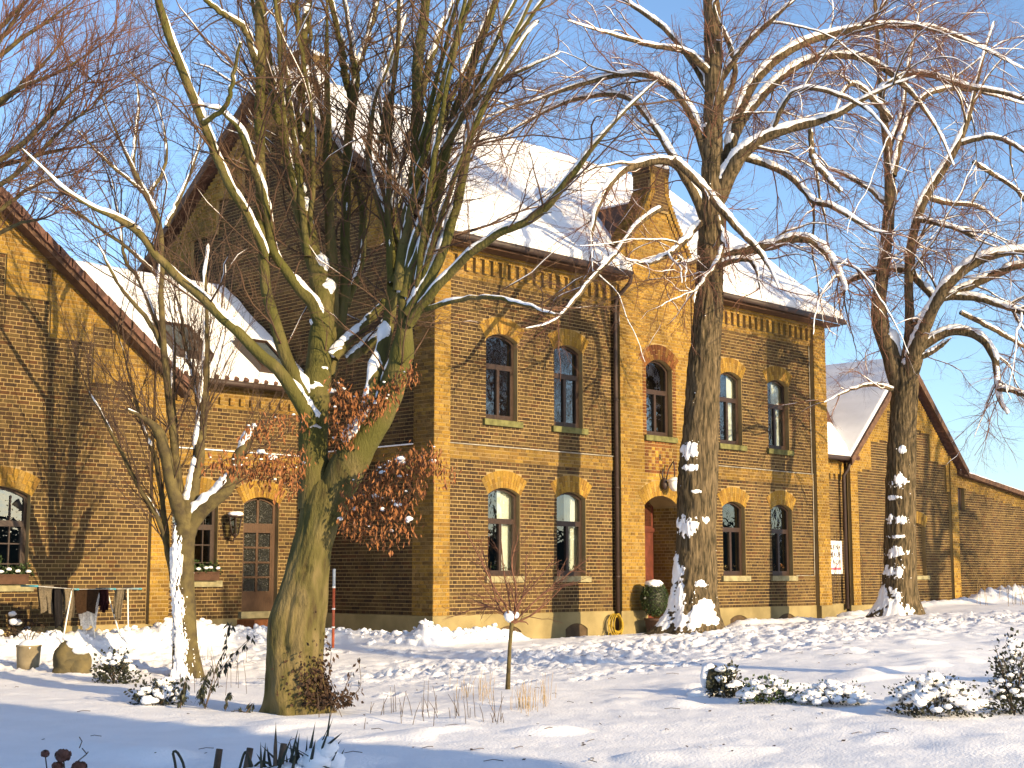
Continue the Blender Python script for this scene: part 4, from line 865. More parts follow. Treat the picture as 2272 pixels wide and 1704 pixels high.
def limbs3d(limbs, D, n=22):
    """[(points (u,v,width) in the enlarged picture grid, depth offset at start, at end)] -> (M,n,3),(M,n)"""
    P, R = [], []
    for pts, d0, d1 in limbs:
        k = len(pts); raw = np.array([big(u, v, D + d0 + (d1 - d0) * (i / max(1, k - 1)) ) for i, (u, v, w) in enumerate(pts)])
        P.append(catmull(raw, n)); R.append(np.interp(np.linspace(0, k - 1, n), np.arange(k), [px2m(w, D) / 2 for u, v, w in pts]))
    P, R = np.array(P), np.array(R)
    for _ in range(3): P[:, 1:-1] = P[:, 1:-1] * .5 + (P[:, :-2] + P[:, 2:]) * .25
    P[:, 1:-1] += (rng.normal(size=P[:, 1:-1].shape)) * np.minimum(R[:, 1:-1], .03)[..., None] * .22
    return P, R
def put_limbs(root, P, R, material, sides=10):
    for p, r in zip(P, R):
        c = catmull(p, 44); rr = np.interp(np.linspace(0, 1, 44), np.linspace(0, 1, len(r)), r)
        rr = rr * (np.interp(np.linspace(0, 1, 44), [0, .7, 1], [1, 1, .3]) if r[-1] < .5 * r[0] else 1)
        rr = rr * (1 + .16 * (noise(c[:, 0] * 6, c[:, 1] * 6, c[:, 2] * 6, 4) - .5))
        V, Q_ = tubes(c[None], rr[None], sides); np_mesh('limb', V, Q_, material, root)
def merge(parts):
    V, Q_, n = [], [], 0
    for v, q in parts: V.append(v); Q_.append(q + n); n += len(v)
    return np.vstack(V), np.vstack(Q_)
def crown(root, P, R, levels, material, snow=None, snow_k=.8, fine=None, wind=0., seed=0, first=None):
    parts = []; cp, cr = P, R; sn = []
    C, rs = snow_tubes(np.array([catmull(p, 100) for p in P]), np.array([np.interp(np.linspace(0, 1, 100), np.linspace(0, 1, R.shape[1]), r) for r in R]), seed, snow[0], snow_k, wind)
    sn.append(tubes(C, rs, 6))
    alls = []
    for li, lv in enumerate(levels):
        cp, cr = spawn(cp, cr, **lv); alls.append((cp, cr)); parts.append(tubes(cp, cr, 5 if li == 0 else 3))
        if snow[1] and li == 0:
            C, rs = snow_tubes(cp, cr + .002, seed + 7, snow[1], .85, wind, .4); sn.append(tubes(C, rs, 4))
        if len(snow) > 2 and snow[2] and li == 1:
            C, rs = snow_tubes(cp, cr + .002, seed + 9, snow[2], .9, wind, .4); sn.append(tubes(C, rs, 4))
    V, Q_ = merge(parts); np_mesh('crown', V, Q_, material, root)
    V, Q_ = merge(sn); tag(np_mesh('snow', V, Q_, MT['snow_fine'], root), kind='stuff')
    return alls
# ---- the big beech-like tree with many stems
D1 = 17.0
b1 = big(1290, 3060, D1); T1 = empty('old_tree', (b1[0], b1[1], gzs(b1[0], b1[1])), 'thick greenish trunk with many upright stems and withered leaves, nearest the camera', 'tree')
tp = [(1300, 3130, 250), (1280, 3000, 238), (1268, 2880, 232), (1272, 2740, 236), (1286, 2640, 228), (1318, 2500, 196), (1345, 2380, 176), (1375, 2270, 176), (1400, 2180, 200), (1405, 2100, 150), (1400, 2050, 60)]
tpath = [big(u, v, D1) for u, v, w in tp]; trad = [px2m(w, D1) / 2 for u, v, w in tp]
_, sf1 = trunk_mesh('trunk', T1, tpath, trad, MT['bark_beech'], flare=[(5, .30, .16, .35), (70, .20, .16, .3), (115, .14, .2, .25), (160, .34, .18, .4), (250, .2, .3, .7)], sides=90, rings=260,
                    knots=[(1.42, 110, .06, .09), (.9, 120, .05, .10), (.55, 105, -.05, .06), (.85, 80, -.04, .05), (1.75, 95, -.05, .05), (1.2, 60, .03, .12), (2.05, 130, -.03, .07), (.35, 60, .05, .1)], seed=2)
L1 = [([(1360, 2200, 150), (1358, 2000, 128), (1355, 1850, 124), (1362, 1720, 130), (1370, 1600, 120)], 0, .1),
      ([(1375, 1640, 118), (1382, 1480, 100), (1400, 1350, 92), (1375, 1200, 86), (1335, 1040, 82), (1300, 900, 74), (1270, 800, 66)], .1, .3),
      ([(1275, 820, 52), (1235, 660, 46), (1195, 480, 40), (1165, 300, 38), (1145, 120, 34), (1120, -60, 30)], .3, .2),
      ([(1280, 830, 48), (1300, 660, 42), (1305, 480, 38), (1298, 260, 36), (1325, 60, 32), (1345, -60, 28)], .3, .9),
      ([(1345, 1760, 74), (1262, 1610, 62), (1208, 1472, 54), (1173, 1354, 50), (1146, 1230, 48), (1132, 1080, 46), (1128, 900, 46), (1125, 650, 44), (1120, 430, 44), (1132, 200, 42), (1120, -60, 38)], 0, -.5),
      ([(1395, 1420, 62), (1330, 1280, 52), (1240, 1180, 44), (1168, 1092, 38), (1165, 960, 36), (1140, 840, 34), (1085, 690, 34), (1040, 570, 30), (970, 475, 26), (850, 448, 18)], .1, -.9),
      ([(1385, 1660, 64), (1440, 1420, 58), (1432, 1150, 52), (1422, 880, 44), (1415, 600, 38), (1412, 300, 34), (1412, -50, 30)], .2, .6),
      ([(1420, 1620, 60), (1490, 1330, 50), (1490, 1060, 46), (1502, 860, 42), (1492, 700, 44), (1522, 450, 44), (1545, 280, 40), (1500, 100, 32), (1478, -60, 28)], .3, 1.0),
      ([(1495, 1320, 40), (1560, 1150, 36), (1572, 940, 36), (1535, 760, 34), (1420, 590, 30), (1380, 440, 28), (1340, 220, 26), (1265, 20, 22)], .5, 1.3),
      ([(1440, 1545, 52), (1505, 1475, 46), (1590, 1390, 40), (1660, 1300, 34)], .1, .5), ([(1500, 1560, 40), (1580, 1500, 46), (1650, 1440, 46), (1690, 1360, 40)], .3, .2),
      ([(1415, 2200, 170), (1480, 2050, 168), (1560, 1930, 140), (1640, 1800, 122), (1700, 1660, 112), (1735, 1520, 108), (1752, 1370, 92), (1728, 1240, 80)], 0, -.5),
      ([(1725, 1260, 62), (1745, 1060, 56), (1775, 860, 54), (1805, 640, 52), (1800, 420, 50), (1812, 220, 46), (1850, -60, 38)], -.5, -.3),
      ([(1745, 1280, 50), (1830, 1050, 46), (1895, 820, 44), (1950, 560, 40), (2040, 290, 36), (2160, -60, 30)], -.5, -1.0),
      ([(1760, 1360, 54), (1870, 1180, 46), (1960, 950, 42), (2010, 720, 36), (2050, 520, 32), (2212, 250, 26), (2330, 90, 18)], -.5, -1.5),
      ([(1765, 1400, 50), (1870, 1260, 38), (2000, 1120, 34), (2150, 1000, 34), (2312, 950, 34), (2420, 830, 30), (2530, 680, 26), (2660, 520, 20), (2850, 340, 12)], -.5, -2.2),
      ([(1790, 1350, 30), (1900, 1315, 20), (2050, 1283, 18), (2160, 1290, 16), (2290, 1325, 12), (2400, 1360, 8)], -.5, -1.8),
      ([(1590, 1760, 66), (1625, 1600, 66), (1675, 1420, 58), (1700, 1250, 50), (1688, 1000, 40), (1625, 850, 34), (1580, 680, 30), (1610, 420, 26), (1690, 250, 22), (1760, 60, 18)], -.3, .6),
      ([(1690, 1230, 40), (1740, 1120, 34), (1700, 980, 30), (1700, 780, 26), (1770, 600, 24), (1790, 480, 20)], -.2, .8),
      ([(1350, 1830, 76), (1270, 1680, 60), (1190, 1570, 52), (1085, 1500, 46), (985, 1400, 42), (900, 1290, 38), (770, 1200, 36), (685, 1130, 34), (640, 1045, 30), (555, 955, 30), (470, 920, 28), (390, 912, 20), (240, 790, 14), (90, 640, 8)], -.1, -2.2),
      ([(1148, 1110, 34), (1100, 965, 36), (1020, 850, 36), (960, 740, 36), (918, 645, 36), (880, 520, 38), (820, 400, 38), (780, 280, 36), (725, 150, 34), (690, 40, 32), (675, -60, 28)], -.3, -1.4),
      ([(1120, 330, 30), (1060, 130, 28), (960, 60, 24), (880, -10, 18)], -.4, -1.0), ([(880, 530, 24), (985, 450, 20), (1010, 300, 16), (1040, 180, 12)], -.9, -1.5),
      ([(1800, 500, 34), (1840, 330, 34), (1900, 140, 28), (1990, -40, 22)], -.3, .5), ([(1960, 540, 28), (2080, 420, 22), (2200, 330, 16), (2420, 230, 10)], -.9, -1.6),
      ([(1690, 950, 26), (1750, 760, 24), (1660, 560, 0 + 20), (1640, 330, 18), (1700, 120, 14)], .4, 1.4), ([(1522, 440, 36), (1490, 330, 34), (1475, 200, 30), (1420, -30, 24)], .9, .6),
      ([(1545, 300, 30), (1590, 160, 28), (1640, -50, 22)], .9, 1.3), ([(1640, 700, 22), (1670, 400, 24), (1700, 250, 20), (1780, 130, 14)], .3, 1.0), ([(1360, 690, 22), (1345, 330, 22), (1335, 100, 20), (1340, -50, 16)], .6, 1.6)]
_r = random.Random(8)
for k in range(7):      # slim upright stems from the inner forks
    u0, v0 = _r.choice(((1400, 1380), (1450, 1300), (1500, 1200), (1330, 1050), (1430, 1000), (1560, 1100), (1690, 1150), (1300, 880))); ut = u0 + (u0 - 1430) * .9 + _r.uniform(-240, 240); d0 = _r.uniform(-.2, .5); w = _r.uniform(24, 36); c = _r.uniform(-40, 40)
    L1.append(([(u0, v0 + 60, w), (u0 + (ut - u0) * .22 + c, v0 * .72, w * .95), (u0 + (ut - u0) * .5 + c, v0 * .42, w * .85), (u0 + (ut - u0) * .8, v0 * .15, w * .7), (ut, -70, w * .6)], d0, d0 + _r.uniform(-1.2, 1.4)))
for k in range(7):       # the fan of stems on the right
    u0, v0 = _r.choice(((1730, 1250), (1745, 1050), (1800, 900), (1790, 1330))); a = _r.uniform(.05, .75); w = _r.uniform(22, 34); ln = v0 + 60
    L1.append(([(u0, v0, w), (u0 + a * ln * .22, v0 - ln * .3, w * .92), (u0 + a * ln * .52, v0 - ln * .62, w * .78), (u0 + a * ln * .95, v0 - ln, w * .55)], -.5, -.5 + _r.uniform(-1.6, 1.0)))
P1, R1 = limbs3d(L1, D1); put_limbs(T1, P1, R1, MT['bark_beech'], 12)
crown(T1, P1, R1, [dict(dens=3.2, L=(.7, 2.6), ang=.8, up=.15, rmax=.013, K=8, wig=.15, bend=.01, t0=.12, cap=860), dict(dens=8.0, L=(.3, 1.0), ang=.7, up=.0, rmax=.005, K=5, wig=.2, cap=7000), dict(dens=9., L=(.08, .30), ang=.7, up=.0, rmax=.0034, K=2, wig=.2, cap=28000)],
      MT['twig'], snow=(.66, .28), snow_k=.86, wind=.0, seed=40)
def leaves(parent, curves, D, n_per_m, size, material, name='withered_leaves', snow=True, spread=.10, drop=.10):
    """hanging dead leaves and snow caps along twig curves given in picture grid + depth offset"""
    V, F, sm = [], [], MB(); tw = []
    for pts, d0, d1 in curves:
        P = catmull(np.array([big(u, v, D + d0 + (d1 - d0) * i / (len(pts) - 1)) for i, (u, v) in enumerate(pts)]), 30); tw.append(P)
        L = np.linalg.norm(np.diff(P, axis=0), axis=1).sum(); n = int(L * n_per_m)
        for _ in range(n):
            c = P[random.randrange(30)] + np.array([random.gauss(0, spread), random.gauss(0, spread), random.gauss(-drop * .4, drop)]); l = size * random.uniform(.4, 1.35); w = l * random.uniform(.13, .24)
            d = np.array([random.gauss(0, .35), random.gauss(0, .35), -1.0]); d /= np.linalg.norm(d); s_ = np.cross(d, [random.gauss(0, 1), random.gauss(0, 1), .1]); s_ /= np.linalg.norm(s_) + 1e-6; q = np.cross(d, s_) * w * .6
            k = len(V); V += [c, c + d * l * .45 + s_ * w + q, c + d * l, c + d * l * .45 - s_ * w + q, c + d * l * .5]; F += [(k, k + 1, k + 4, k + 4), (k + 1, k + 2, k + 4, k + 4), (k, k + 4, k + 3, k + 3), (k + 4, k + 2, k + 3, k + 3)]
        if snow:
            for _ in range(int(L * 6)):
                c = P[random.randrange(30)] + np.array([random.gauss(0, spread * .6), random.gauss(0, spread * .6), random.uniform(0, .05)]); r = random.choice((.008, .01, .012, .016, .03)) * random.uniform(.8, 1.2); sm.blob(c, (r * 1.5, r * 1.3, r * .8), random.randrange(99), .5, 2.2, 8, 5)
    tri = [(a, b, c) for a, b, c, d in F]
    o = np_mesh(name, np.array(V), np.array(tri), material, parent, smooth=False); tag(o, kind='stuff')
    if sm.f: tag(sm.build('snow', MT['snow_fine'], parent), kind='stuff')
    Pt = np.array(tw); Rt = np.full(Pt.shape[:2], .006) * np.linspace(1.3, .4, 30)[None, :]; v, q = tubes(Pt, Rt, 5); np_mesh('twigs', v, q, MT['twig'], parent)
lv = [([(1440, 1640), (1530, 1720), (1640, 1680), (1740, 1620), (1790, 1590)], -.45, -.7), ([(1440, 1700), (1520, 1740), (1620, 1740), (1700, 1700)], -.4, -.6), ([(1430, 1760), (1500, 1780), (1590, 1760), (1660, 1730)], -.4, -.6), ([(1440, 1830), (1500, 1820), (1580, 1800)], -.35, -.5), ([(1440, 1900), (1490, 1890), (1530, 1870)], -.3, -.4),
      ([(1330, 1800), (1240, 1810), (1150, 1830), (1060, 1850)], -.5, -.9), ([(1320, 1950), (1200, 1985), (1050, 1985), (900, 1985)], -.5, -1.1), ([(1300, 2010), (1200, 2030), (1080, 2010), (980, 2030)], -.4, -.7), ([(1290, 2080), (1230, 2090), (1140, 2070)], -.4, -.5), ([(1280, 2010), (1180, 1990), (1130, 1960)], -.3, -.6),
      ([(1500, 2160), (1600, 2100), (1700, 2010), (1790, 1980), (1880, 1940)], -.4, -1.2), ([(1490, 2180), (1600, 2150), (1700, 2170), (1780, 2110), (1820, 2070)], -.3, -.9), ([(1480, 2250), (1560, 2280), (1660, 2300), (1790, 2250)], -.3, -.8), ([(1540, 2080), (1620, 2050), (1700, 2080), (1790, 2040)], -.4, -.8), ([(1500, 2220), (1570, 2200), (1660, 2210), (1750, 2180)], -.3, -.7), ([(1620, 2040), (1730, 1990), (1850, 1990), (1950, 2030)], -.5, -1.2)]
leaves(T1, lv, D1, 250, .074, MT['leaf'], spread=.05, drop=.075)
# broken mossy stub and sprouts on the right of the trunk
m = MB(); m.tube([big(1640, 2100, D1 - .4), big(1700, 2065, D1 - .5), big(1790, 2010, D1 - .6)], [.045, .05, .045], 9, jit=.1); m.build('limb', MT['bark_beech'], T1)
# ---- young multi-stem tree at the left
D0 = 24.6
b0 = big(815, 2920, D0); T0 = empty('small_tree', (b0[0], b0[1], gzs(b0[0], b0[1])), 'slender forked tree with snow plastered up its left side, beside the thick trunk', 'tree')
tp = [(822, 2990, 150), (812, 2880, 116), (800, 2740, 98), (792, 2560, 92), (790, 2400, 90), (798, 2280, 92), (806, 2200, 92), (808, 2160, 40)]
_, sf0 = trunk_mesh('trunk', T0, [big(u, v, D0) for u, v, w in tp], [px2m(w, D0) / 2 for u, v, w in tp], MT['bark_dark'], flare=[(20, .12, .3, .6), (150, .12, .3, .6)], sides=36, rings=90, seed=6)
trunk_snow(T0, sf0, [(.15, .5, 66, 75), (.75, .6, 66, 50), (1.4, .7, 62, 42), (2.1, .6, 58, 38)], 61, .05)
L0 = [([(798, 2330, 66), (786, 2230, 66), (750, 2130, 58), (728, 2040, 54), (715, 1960, 50), (690, 1860, 46), (610, 1800, 30), (550, 1770, 16)], 0, -.7), ([(806, 2330, 66), (836, 2236, 72), (900, 2180, 66), (985, 2110, 62), (1015, 2030, 54), (1040, 1950, 48), (1090, 1880, 40), (1110, 1830, 24)], 0, -.2),
      ([(806, 2320, 56), (814, 2220, 58), (842, 2090, 52), (858, 1980, 48), (872, 1850, 44), (885, 1700, 38), (890, 1560, 30), (900, 1380, 24), (880, 1200, 18), (905, 1050, 12)], 0, .3), ([(790, 2210, 44), (765, 2050, 36), (748, 1900, 34), (730, 1740, 34), (715, 1600, 32), (700, 1420, 28), (690, 1200, 26), (722, 980, 28), (640, 850, 28), (575, 745, 26), (540, 640, 22), (475, 510, 16), (400, 330, 10)], 0, .5),
      ([(720, 980, 20), (780, 850, 16), (840, 700, 12), (880, 560, 8)], .4, .9), ([(640, 850, 18), (560, 780, 14), (450, 690, 12), (330, 560, 8)], .4, -.4), ([(700, 1500, 24), (640, 1380, 20), (540, 1270, 18), (470, 1150, 12), (420, 1050, 8)], .3, -.5), ([(690, 1200, 18), (560, 1080, 16), (420, 980, 14), (300, 900, 10), (180, 850, 6)], .4, -.2),
      ([(700, 1450, 22), (600, 1200, 18), (540, 1130, 16), (520, 960, 12), (480, 760, 8)], .3, 1.2), ([(575, 745, 16), (585, 600, 14), (600, 420, 10), (560, 250, 7)], .4, 1.0), ([(640, 850, 16), (720, 700, 14), (700, 520, 10), (650, 380, 7)], .4, 1.0), ([(770, 2650, 26), (730, 2400, 24), (690, 2250, 22), (600, 2110, 20), (480, 1860, 16), (380, 1690, 12)], .3, -.3),
      ([(760, 2600, 26), (722, 2350, 26), (690, 2050, 24), (650, 1920, 20), (600, 1800, 16), (560, 1620, 12), (500, 1400, 8)], .5, 1.0), ([(775, 2400, 26), (770, 2150, 24), (760, 1900, 22), (742, 1700, 20), (760, 1500, 14), (730, 1300, 10)], .5, .9), ([(850, 2090, 22), (870, 1800, 20), (840, 1650, 18), (800, 1500, 18), (780, 1350, 14), (760, 1150, 10)], .2, .8)]
P0, R0 = limbs3d(L0, D0); put_limbs(T0, P0, R0, MT['bark_dark'], 9)
crown(T0, P0, R0, [dict(dens=4.2, L=(.9, 3.2), ang=.55, up=.4, rmax=.013, K=8, wig=.12, bend=.05, t0=.15, tipk=.3, cap=640), dict(dens=7.5, L=(.3, 1.2), ang=.5, up=.2, rmax=.0056, K=5, wig=.18, bend=.02, cap=9000), dict(dens=8.0, L=(.1, .36), ang=.6, up=.1, rmax=.0038, K=2, wig=.2, cap=40000)], MT['twig_dark'], snow=(.6, .2), snow_k=.9, wind=.3, seed=50)
# ---- lime trees before the front
def lime(name, label, D, tp, patches, flare, limbs, seed, ridg=.045, extra_levels=None):
    b = big(tp[0][0], tp[0][1] - 20, D); root = empty(name, (b[0], b[1], gzs(b[0], b[1])), label, 'tree', 'lime trees in front of the house')
    _, sf = trunk_mesh('trunk', root, [big(u, v, D) for u, v, w in tp], [px2m(w, D) / 2 for u, v, w in tp], MT['bark_lime'], flare=flare, ridges=ridg, sides=84, rings=260, seed=seed)
    C, z = sf[0], sf[3]; pt = []
    for yp, hh, a, wa in patches: pt.append((float(pix(1136, yp, D)[2] - C[0, 2]), hh, a, wa))
    trunk_snow(root, sf, pt, seed + 3, .028)
    P, R = limbs3d([([(u, v, w * (1 if i == 0 else .88)) for u, v, w in pts], a, b) for i, (pts, a, b) in enumerate(limbs)], D)
    sp, sr = spawn(P, R, .62, (1.5, 4.2), .75, .22, .034, 22, .09, -.035, .2, 1.0, .3, 110)
    sr = sr * np.linspace(1, .55, 22)[None, :]
    P, R = np.concatenate([P, sp]), np.concatenate([R, sr]); put_limbs(root, P, R, MT['bark_lime'], 9)
    crown(root, P, R, [dict(dens=3.0, L=(.7, 2.4), ang=.8, up=-.03, rmax=.016, K=8, wig=.19, bend=-.045, t0=.1, tipk=.35, cap=1250), dict(dens=6.0, L=(.4, 1.3), ang=.75, up=.0, rmax=.0078, K=5, wig=.19, bend=-.02, cap=8000), dict(dens=8.0, L=(.12, .46), ang=.7, up=0, rmax=.005, K=2, wig=.2, cap=30000)], MT['twig_red'], snow=(.88, .45), snow_k=.92, seed=seed + 11)
    return root
tp2 = [(2985, 2760, 262), (2996, 2640, 204), (3000, 2500, 184), (3008, 2300, 174), (3014, 2100, 170), (3026, 1860, 157), (3042, 1600, 142), (3062, 1300, 124), (3070, 1020, 110), (3078, 840, 106), (3080, 700, 94), (3080, 620, 60)]
l2 = [([(3080, 760, 100), (3078, 600, 94), (3085, 400, 88), (3078, 160, 80), (3070, -120, 70)], 0, .2), ([(3100, 860, 92), (3165, 730, 82), (3220, 645, 60), (3340, 572, 50), (3500, 535, 42), (3620, 500, 34), (3720, 430, 26), (3850, 370, 18), (3960, 330, 10)], 0, -1.6),
      ([(3130, 770, 70), (3180, 480, 62), (3260, 340, 52), (3380, 225, 46), (3550, 150, 42), (3720, 125, 40), (3850, 98, 36), (4000, 120, 32), (4150, 152, 26), (4300, 240, 18), (4424, 300, 12)], .2, .8), ([(3150, 640, 56), (3220, 480, 50), (3330, 380, 44), (3420, 290, 42), (3560, 237, 40), (3720, 238, 36), (3850, 312, 32), (3960, 425, 26), (4060, 570, 20), (4120, 720, 12)], .2, 1.6),
      ([(3100, 1120, 60), (3220, 1080, 48), (3345, 1062, 44), (3400, 1035, 44), (3490, 1030, 42), (3570, 1090, 38), (3625, 1180, 34), (3652, 1260, 26)], 0, -1.2), ([(3080, 780, 60), (3010, 530, 46), (2950, 430, 40), (2860, 345, 36), (2800, 320, 32), (2660, 320, 28), (2500, 365, 24), (2350, 420, 20), (2200, 470, 14), (2050, 530, 8)], 0, .8),
      ([(3050, 960, 58), (2970, 770, 48), (2905, 690, 42), (2770, 700, 38), (2660, 762, 34), (2600, 850, 30), (2562, 960, 26), (2552, 1080, 18), (2560, 1180, 10)], 0, -1.0), ([(3060, 900, 50), (2950, 760, 36), (2880, 620, 34), (2810, 530, 32), (2730, 420, 28), (2610, 400, 26), (2410, 450, 22), (2210, 560, 16), (2080, 660, 8)], .1, 1.8),
      ([(2910, 690, 40), (3010, 780, 38), (3110, 900, 34), (3190, 990, 30), (3272, 1080, 26), (3322, 1150, 20), (3365, 1250, 10)], -.6, -1.3), ([(3095, 930, 30), (3118, 1030, 26), (3116, 1100, 24), (3070, 1180, 22), (3012, 1250, 16), (3000, 1310, 10)], -.5, -.9), ([(3030, 960, 34), (2930, 1070, 30), (2850, 1120, 26), (2780, 1140, 20), (2700, 1120, 12)], -.3, -1.4),
      ([(3020, 1120, 26), (2960, 1140, 22), (2930, 1110, 14)], -.4, -.7), ([(2860, 900, 26), (2760, 960, 24), (2650, 1110, 22), (2580, 1180, 20), (2480, 1300, 18), (2400, 1390, 12), (2270, 1420, 6)], -.6, -1.8), ([(3150, 660, 40), (3390, 740, 30), (3460, 810, 28), (3520, 880, 26), (3570, 880, 26), (3690, 940, 22), (3770, 1005, 18), (3870, 1010, 10)], 0, -1.4),
      ([(3500, 560, 26), (3512, 690, 26), (3560, 750, 28), (3630, 830, 22)], -.9, -1.2), ([(3120, 1140, 34), (3200, 1120, 26), (3260, 1140, 18), (3290, 1290, 12)], -.3, -.8), ([(3080, 420, 44), (3000, 280, 36), (2880, 130, 30), (2740, 30, 24), (2640, -40, 18)], .2, 1.4), ([(3090, 380, 40), (3200, 220, 32), (3330, 90, 24), (3480, -40, 18)], .2, -1.0), ([(3075, 330, 40), (2960, 220, 30), (2820, 200, 24), (2650, 150, 18), (2450, 90, 12)], .1, -1.2),
      ([(3340, 572, 26), (3380, 460, 24), (3450, 380, 22), (3600, 400, 20), (3760, 480, 16), (3850, 600, 10)], -.6, -1.8), ([(3085, 500, 40), (3180, 330, 30), (3140, 170, 24), (3080, 40, 18), (3120, -60, 12)], .2, -.6)]
lime('lime_tree', 'furrowed lime trunk with snow patches standing left of the arched entrance', 29.7, tp2, [(1000, .20, 46, 40), (1040, .08, 60, 34), (1093, .06, 76, 30), (1165, .25, 42, 46), (1262, .36, 20, 40), (1330, .36, 30, 66), (1372, .26, 75, 80), (1295, .12, 98, 22), (1155, .10, 112, 14), (1350, .22, 100, 40)], [(0, .55, .3, .5), (70, .22, .3, .5), (150, .3, .3, .55), (260, .3, .3, .6)], l2, 70)
tp3 = [(3880, 2700, 200), (3884, 2590, 158), (3888, 2450, 140), (3888, 2250, 130), (3892, 2050, 124), (3898, 1850, 118), (3908, 1680, 114), (3908, 1600, 116), (3905, 1540, 50)]
l3 = [([(3900, 1720, 84), (3876, 1600, 92), (3832, 1490, 82), (3800, 1400, 74), (3790, 1310, 64), (3812, 1190, 58), (3838, 1000, 54), (3850, 800, 50), (3838, 650, 44), (3802, 400, 38), (3790, 160, 32), (3770, -80, 24)], 0, .4), ([(3905, 1700, 80), (3925, 1570, 76), (3932, 1440, 52), (3928, 1280, 44), (3920, 1150, 42), (3950, 950, 44), (4000, 850, 44), (4065, 740, 42), (4150, 620, 36), (4205, 470, 30), (4230, 280, 24), (4300, 90, 18)], 0, -.8),
      ([(3912, 1700, 84), (3945, 1570, 88), (3980, 1450, 68), (4035, 1325, 58), (4110, 1205, 54), (4250, 1105, 50), (4424, 1082, 46), (4560, 1100, 40)], 0, -1.8), ([(4045, 1300, 44), (4200, 1232, 42), (4330, 1172, 38), (4424, 1142, 34), (4560, 1150, 28)], -.5, -1.2), ([(3975, 1500, 56), (4080, 1432, 46), (4180, 1430, 42), (4270, 1482, 38), (4308, 1590, 36), (4314, 1690, 34), (4322, 1745, 28), (4352, 1790, 20)], -.2, -1.4), ([(4314, 1680, 26), (4380, 1690, 24), (4460, 1720, 18)], -1.2, -1.8),
      ([(3950, 1395, 40), (4060, 1310, 38), (3972, 1230, 36), (3912, 1157, 36), (3780, 1168, 34), (3690, 1205, 30), (3655, 1228, 22), (3640, 1280, 12)], -.3, .8), ([(4050, 1290, 36), (4200, 1282, 34), (4350, 1330, 28), (4424, 1352, 24), (4520, 1400, 16)], -.4, -1.9), ([(3860, 760, 36), (3900, 560, 32), (3980, 420, 28), (4110, 380, 26), (4250, 400, 22), (4424, 450, 16)], .1, 1.2), ([(3845, 520, 36), (3760, 420, 30), (3690, 360, 26), (3640, 400, 20), (3600, 520, 12)], .2, -.6),
      ([(3800, 390, 34), (3900, 330, 32), (4010, 318, 30), (4160, 375, 28), (4310, 395, 24), (4424, 430, 18)], .3, -1.2), ([(4000, 850, 28), (4100, 880, 24), (4220, 890, 18), (4320, 960, 10)], -.4, .6), ([(3950, 950, 28), (4030, 960, 24), (4130, 990, 20), (4212, 1020, 14)], -.4, -1.2), ([(4150, 620, 28), (4290, 590, 24), (4400, 640, 18), (4500, 720, 10)], -.6, -1.6), ([(4205, 700, 22), (4300, 760, 22), (4400, 830, 18), (4480, 960, 10)], -.6, .8),
      ([(3845, 900, 30), (3760, 820, 24), (3660, 760, 20), (3560, 720, 12)], .2, 1.2), ([(4150, 1350, 22), (4250, 1400, 24), (4340, 1450, 22), (4424, 1500, 16)], -.8, .5), ([(3925, 1560, 34), (4010, 1530, 26), (4070, 1490, 20), (4110, 1460, 10)], -.3, -.9), ([(3840, 640, 30), (3900, 480, 26), (3920, 300, 22), (3960, 120, 16), (3990, -60, 10)], .3, 1.2), ([(3895, 1700, 26), (3780, 1660, 18), (3660, 1690, 12), (3560, 1740, 6)], 0, -.8)]
lime('lime_tree', 'lime tree forking above its snow patched trunk at the right, before the barn', 35.5, tp3, [(1068, .18, 58, 50), (1105, .07, 50, 44), (1154, .13, 58, 56), (1191, .06, 50, 50), (1225, .17, 56, 58), (1268, .2, 60, 62), (1328, .38, 20, 56), (1355, .22, 65, 76), (1000, .1, 80, 20)], [(0, .55, .28, .5), (80, .15, .3, .5), (160, .25, .3, .5), (260, .25, .3, .6)], l3, 90)
# ---- tree beyond the left edge whose branches reach into the picture
TL = empty('alder_tree', tuple(big(-500, 3000, 19.0)), 'reddish twigged branches reaching in from beyond the upper left edge', 'tree'); TL.location.z = gzs(TL.location.x, TL.location.y); ORG[TL.name] = TL.location.copy()
m = MB(); m.tube([big(-520, 3050, 19), big(-500, 2400, 19), big(-480, 1500, 19), (big(-470, 700, 19))], [.2, .17, .14, .10], 12, jit=.04); m.build('trunk', MT['bark_dark'], TL)
ll = [([(-480, 1150, 44), (-250, 900, 36), (-60, 720, 30), (80, 640, 24), (200, 520, 20), (330, 380, 14), (470, 280, 8)], 0, -.8), ([(-480, 1000, 40), (-200, 640, 30), (0, 450, 24), (120, 340, 18), (240, 220, 14), (360, 60, 8)], 0, .5), ([(-480, 900, 40), (-250, 520, 30), (-60, 250, 24), (60, 90, 20), (120, -30, 14)], 0, -.3), ([(-480, 1300, 36), (-200, 1120, 28), (0, 1010, 18), (90, 960, 14), (180, 950, 12), (280, 900, 7)], 0, -.6), ([(-480, 1050, 36), (-150, 780, 26), (100, 690, 20), (300, 640, 14), (480, 600, 8)], 0, .8), ([(-480, 820, 36), (-180, 400, 26), (50, 200, 20), (250, 60, 14), (400, -60, 8)], 0, .9), ([(-480, 1200, 34), (-150, 1010, 24), (60, 860, 18), (200, 780, 14), (380, 740, 8)], 0, .2), ([(-480, 700, 34), (-200, 330, 24), (60, 60, 18), (160, -40, 12)], 0, 1.2), ([(-480, 1100, 34), (-150, 860, 26), (60, 770, 20), (260, 560, 14), (380, 480, 10), (520, 330, 6)], 0, -1.0), ([(-480, 960, 34), (-150, 560, 26), (80, 380, 20), (220, 330, 14), (420, 210, 9), (560, 60, 6)], 0, -.2)]
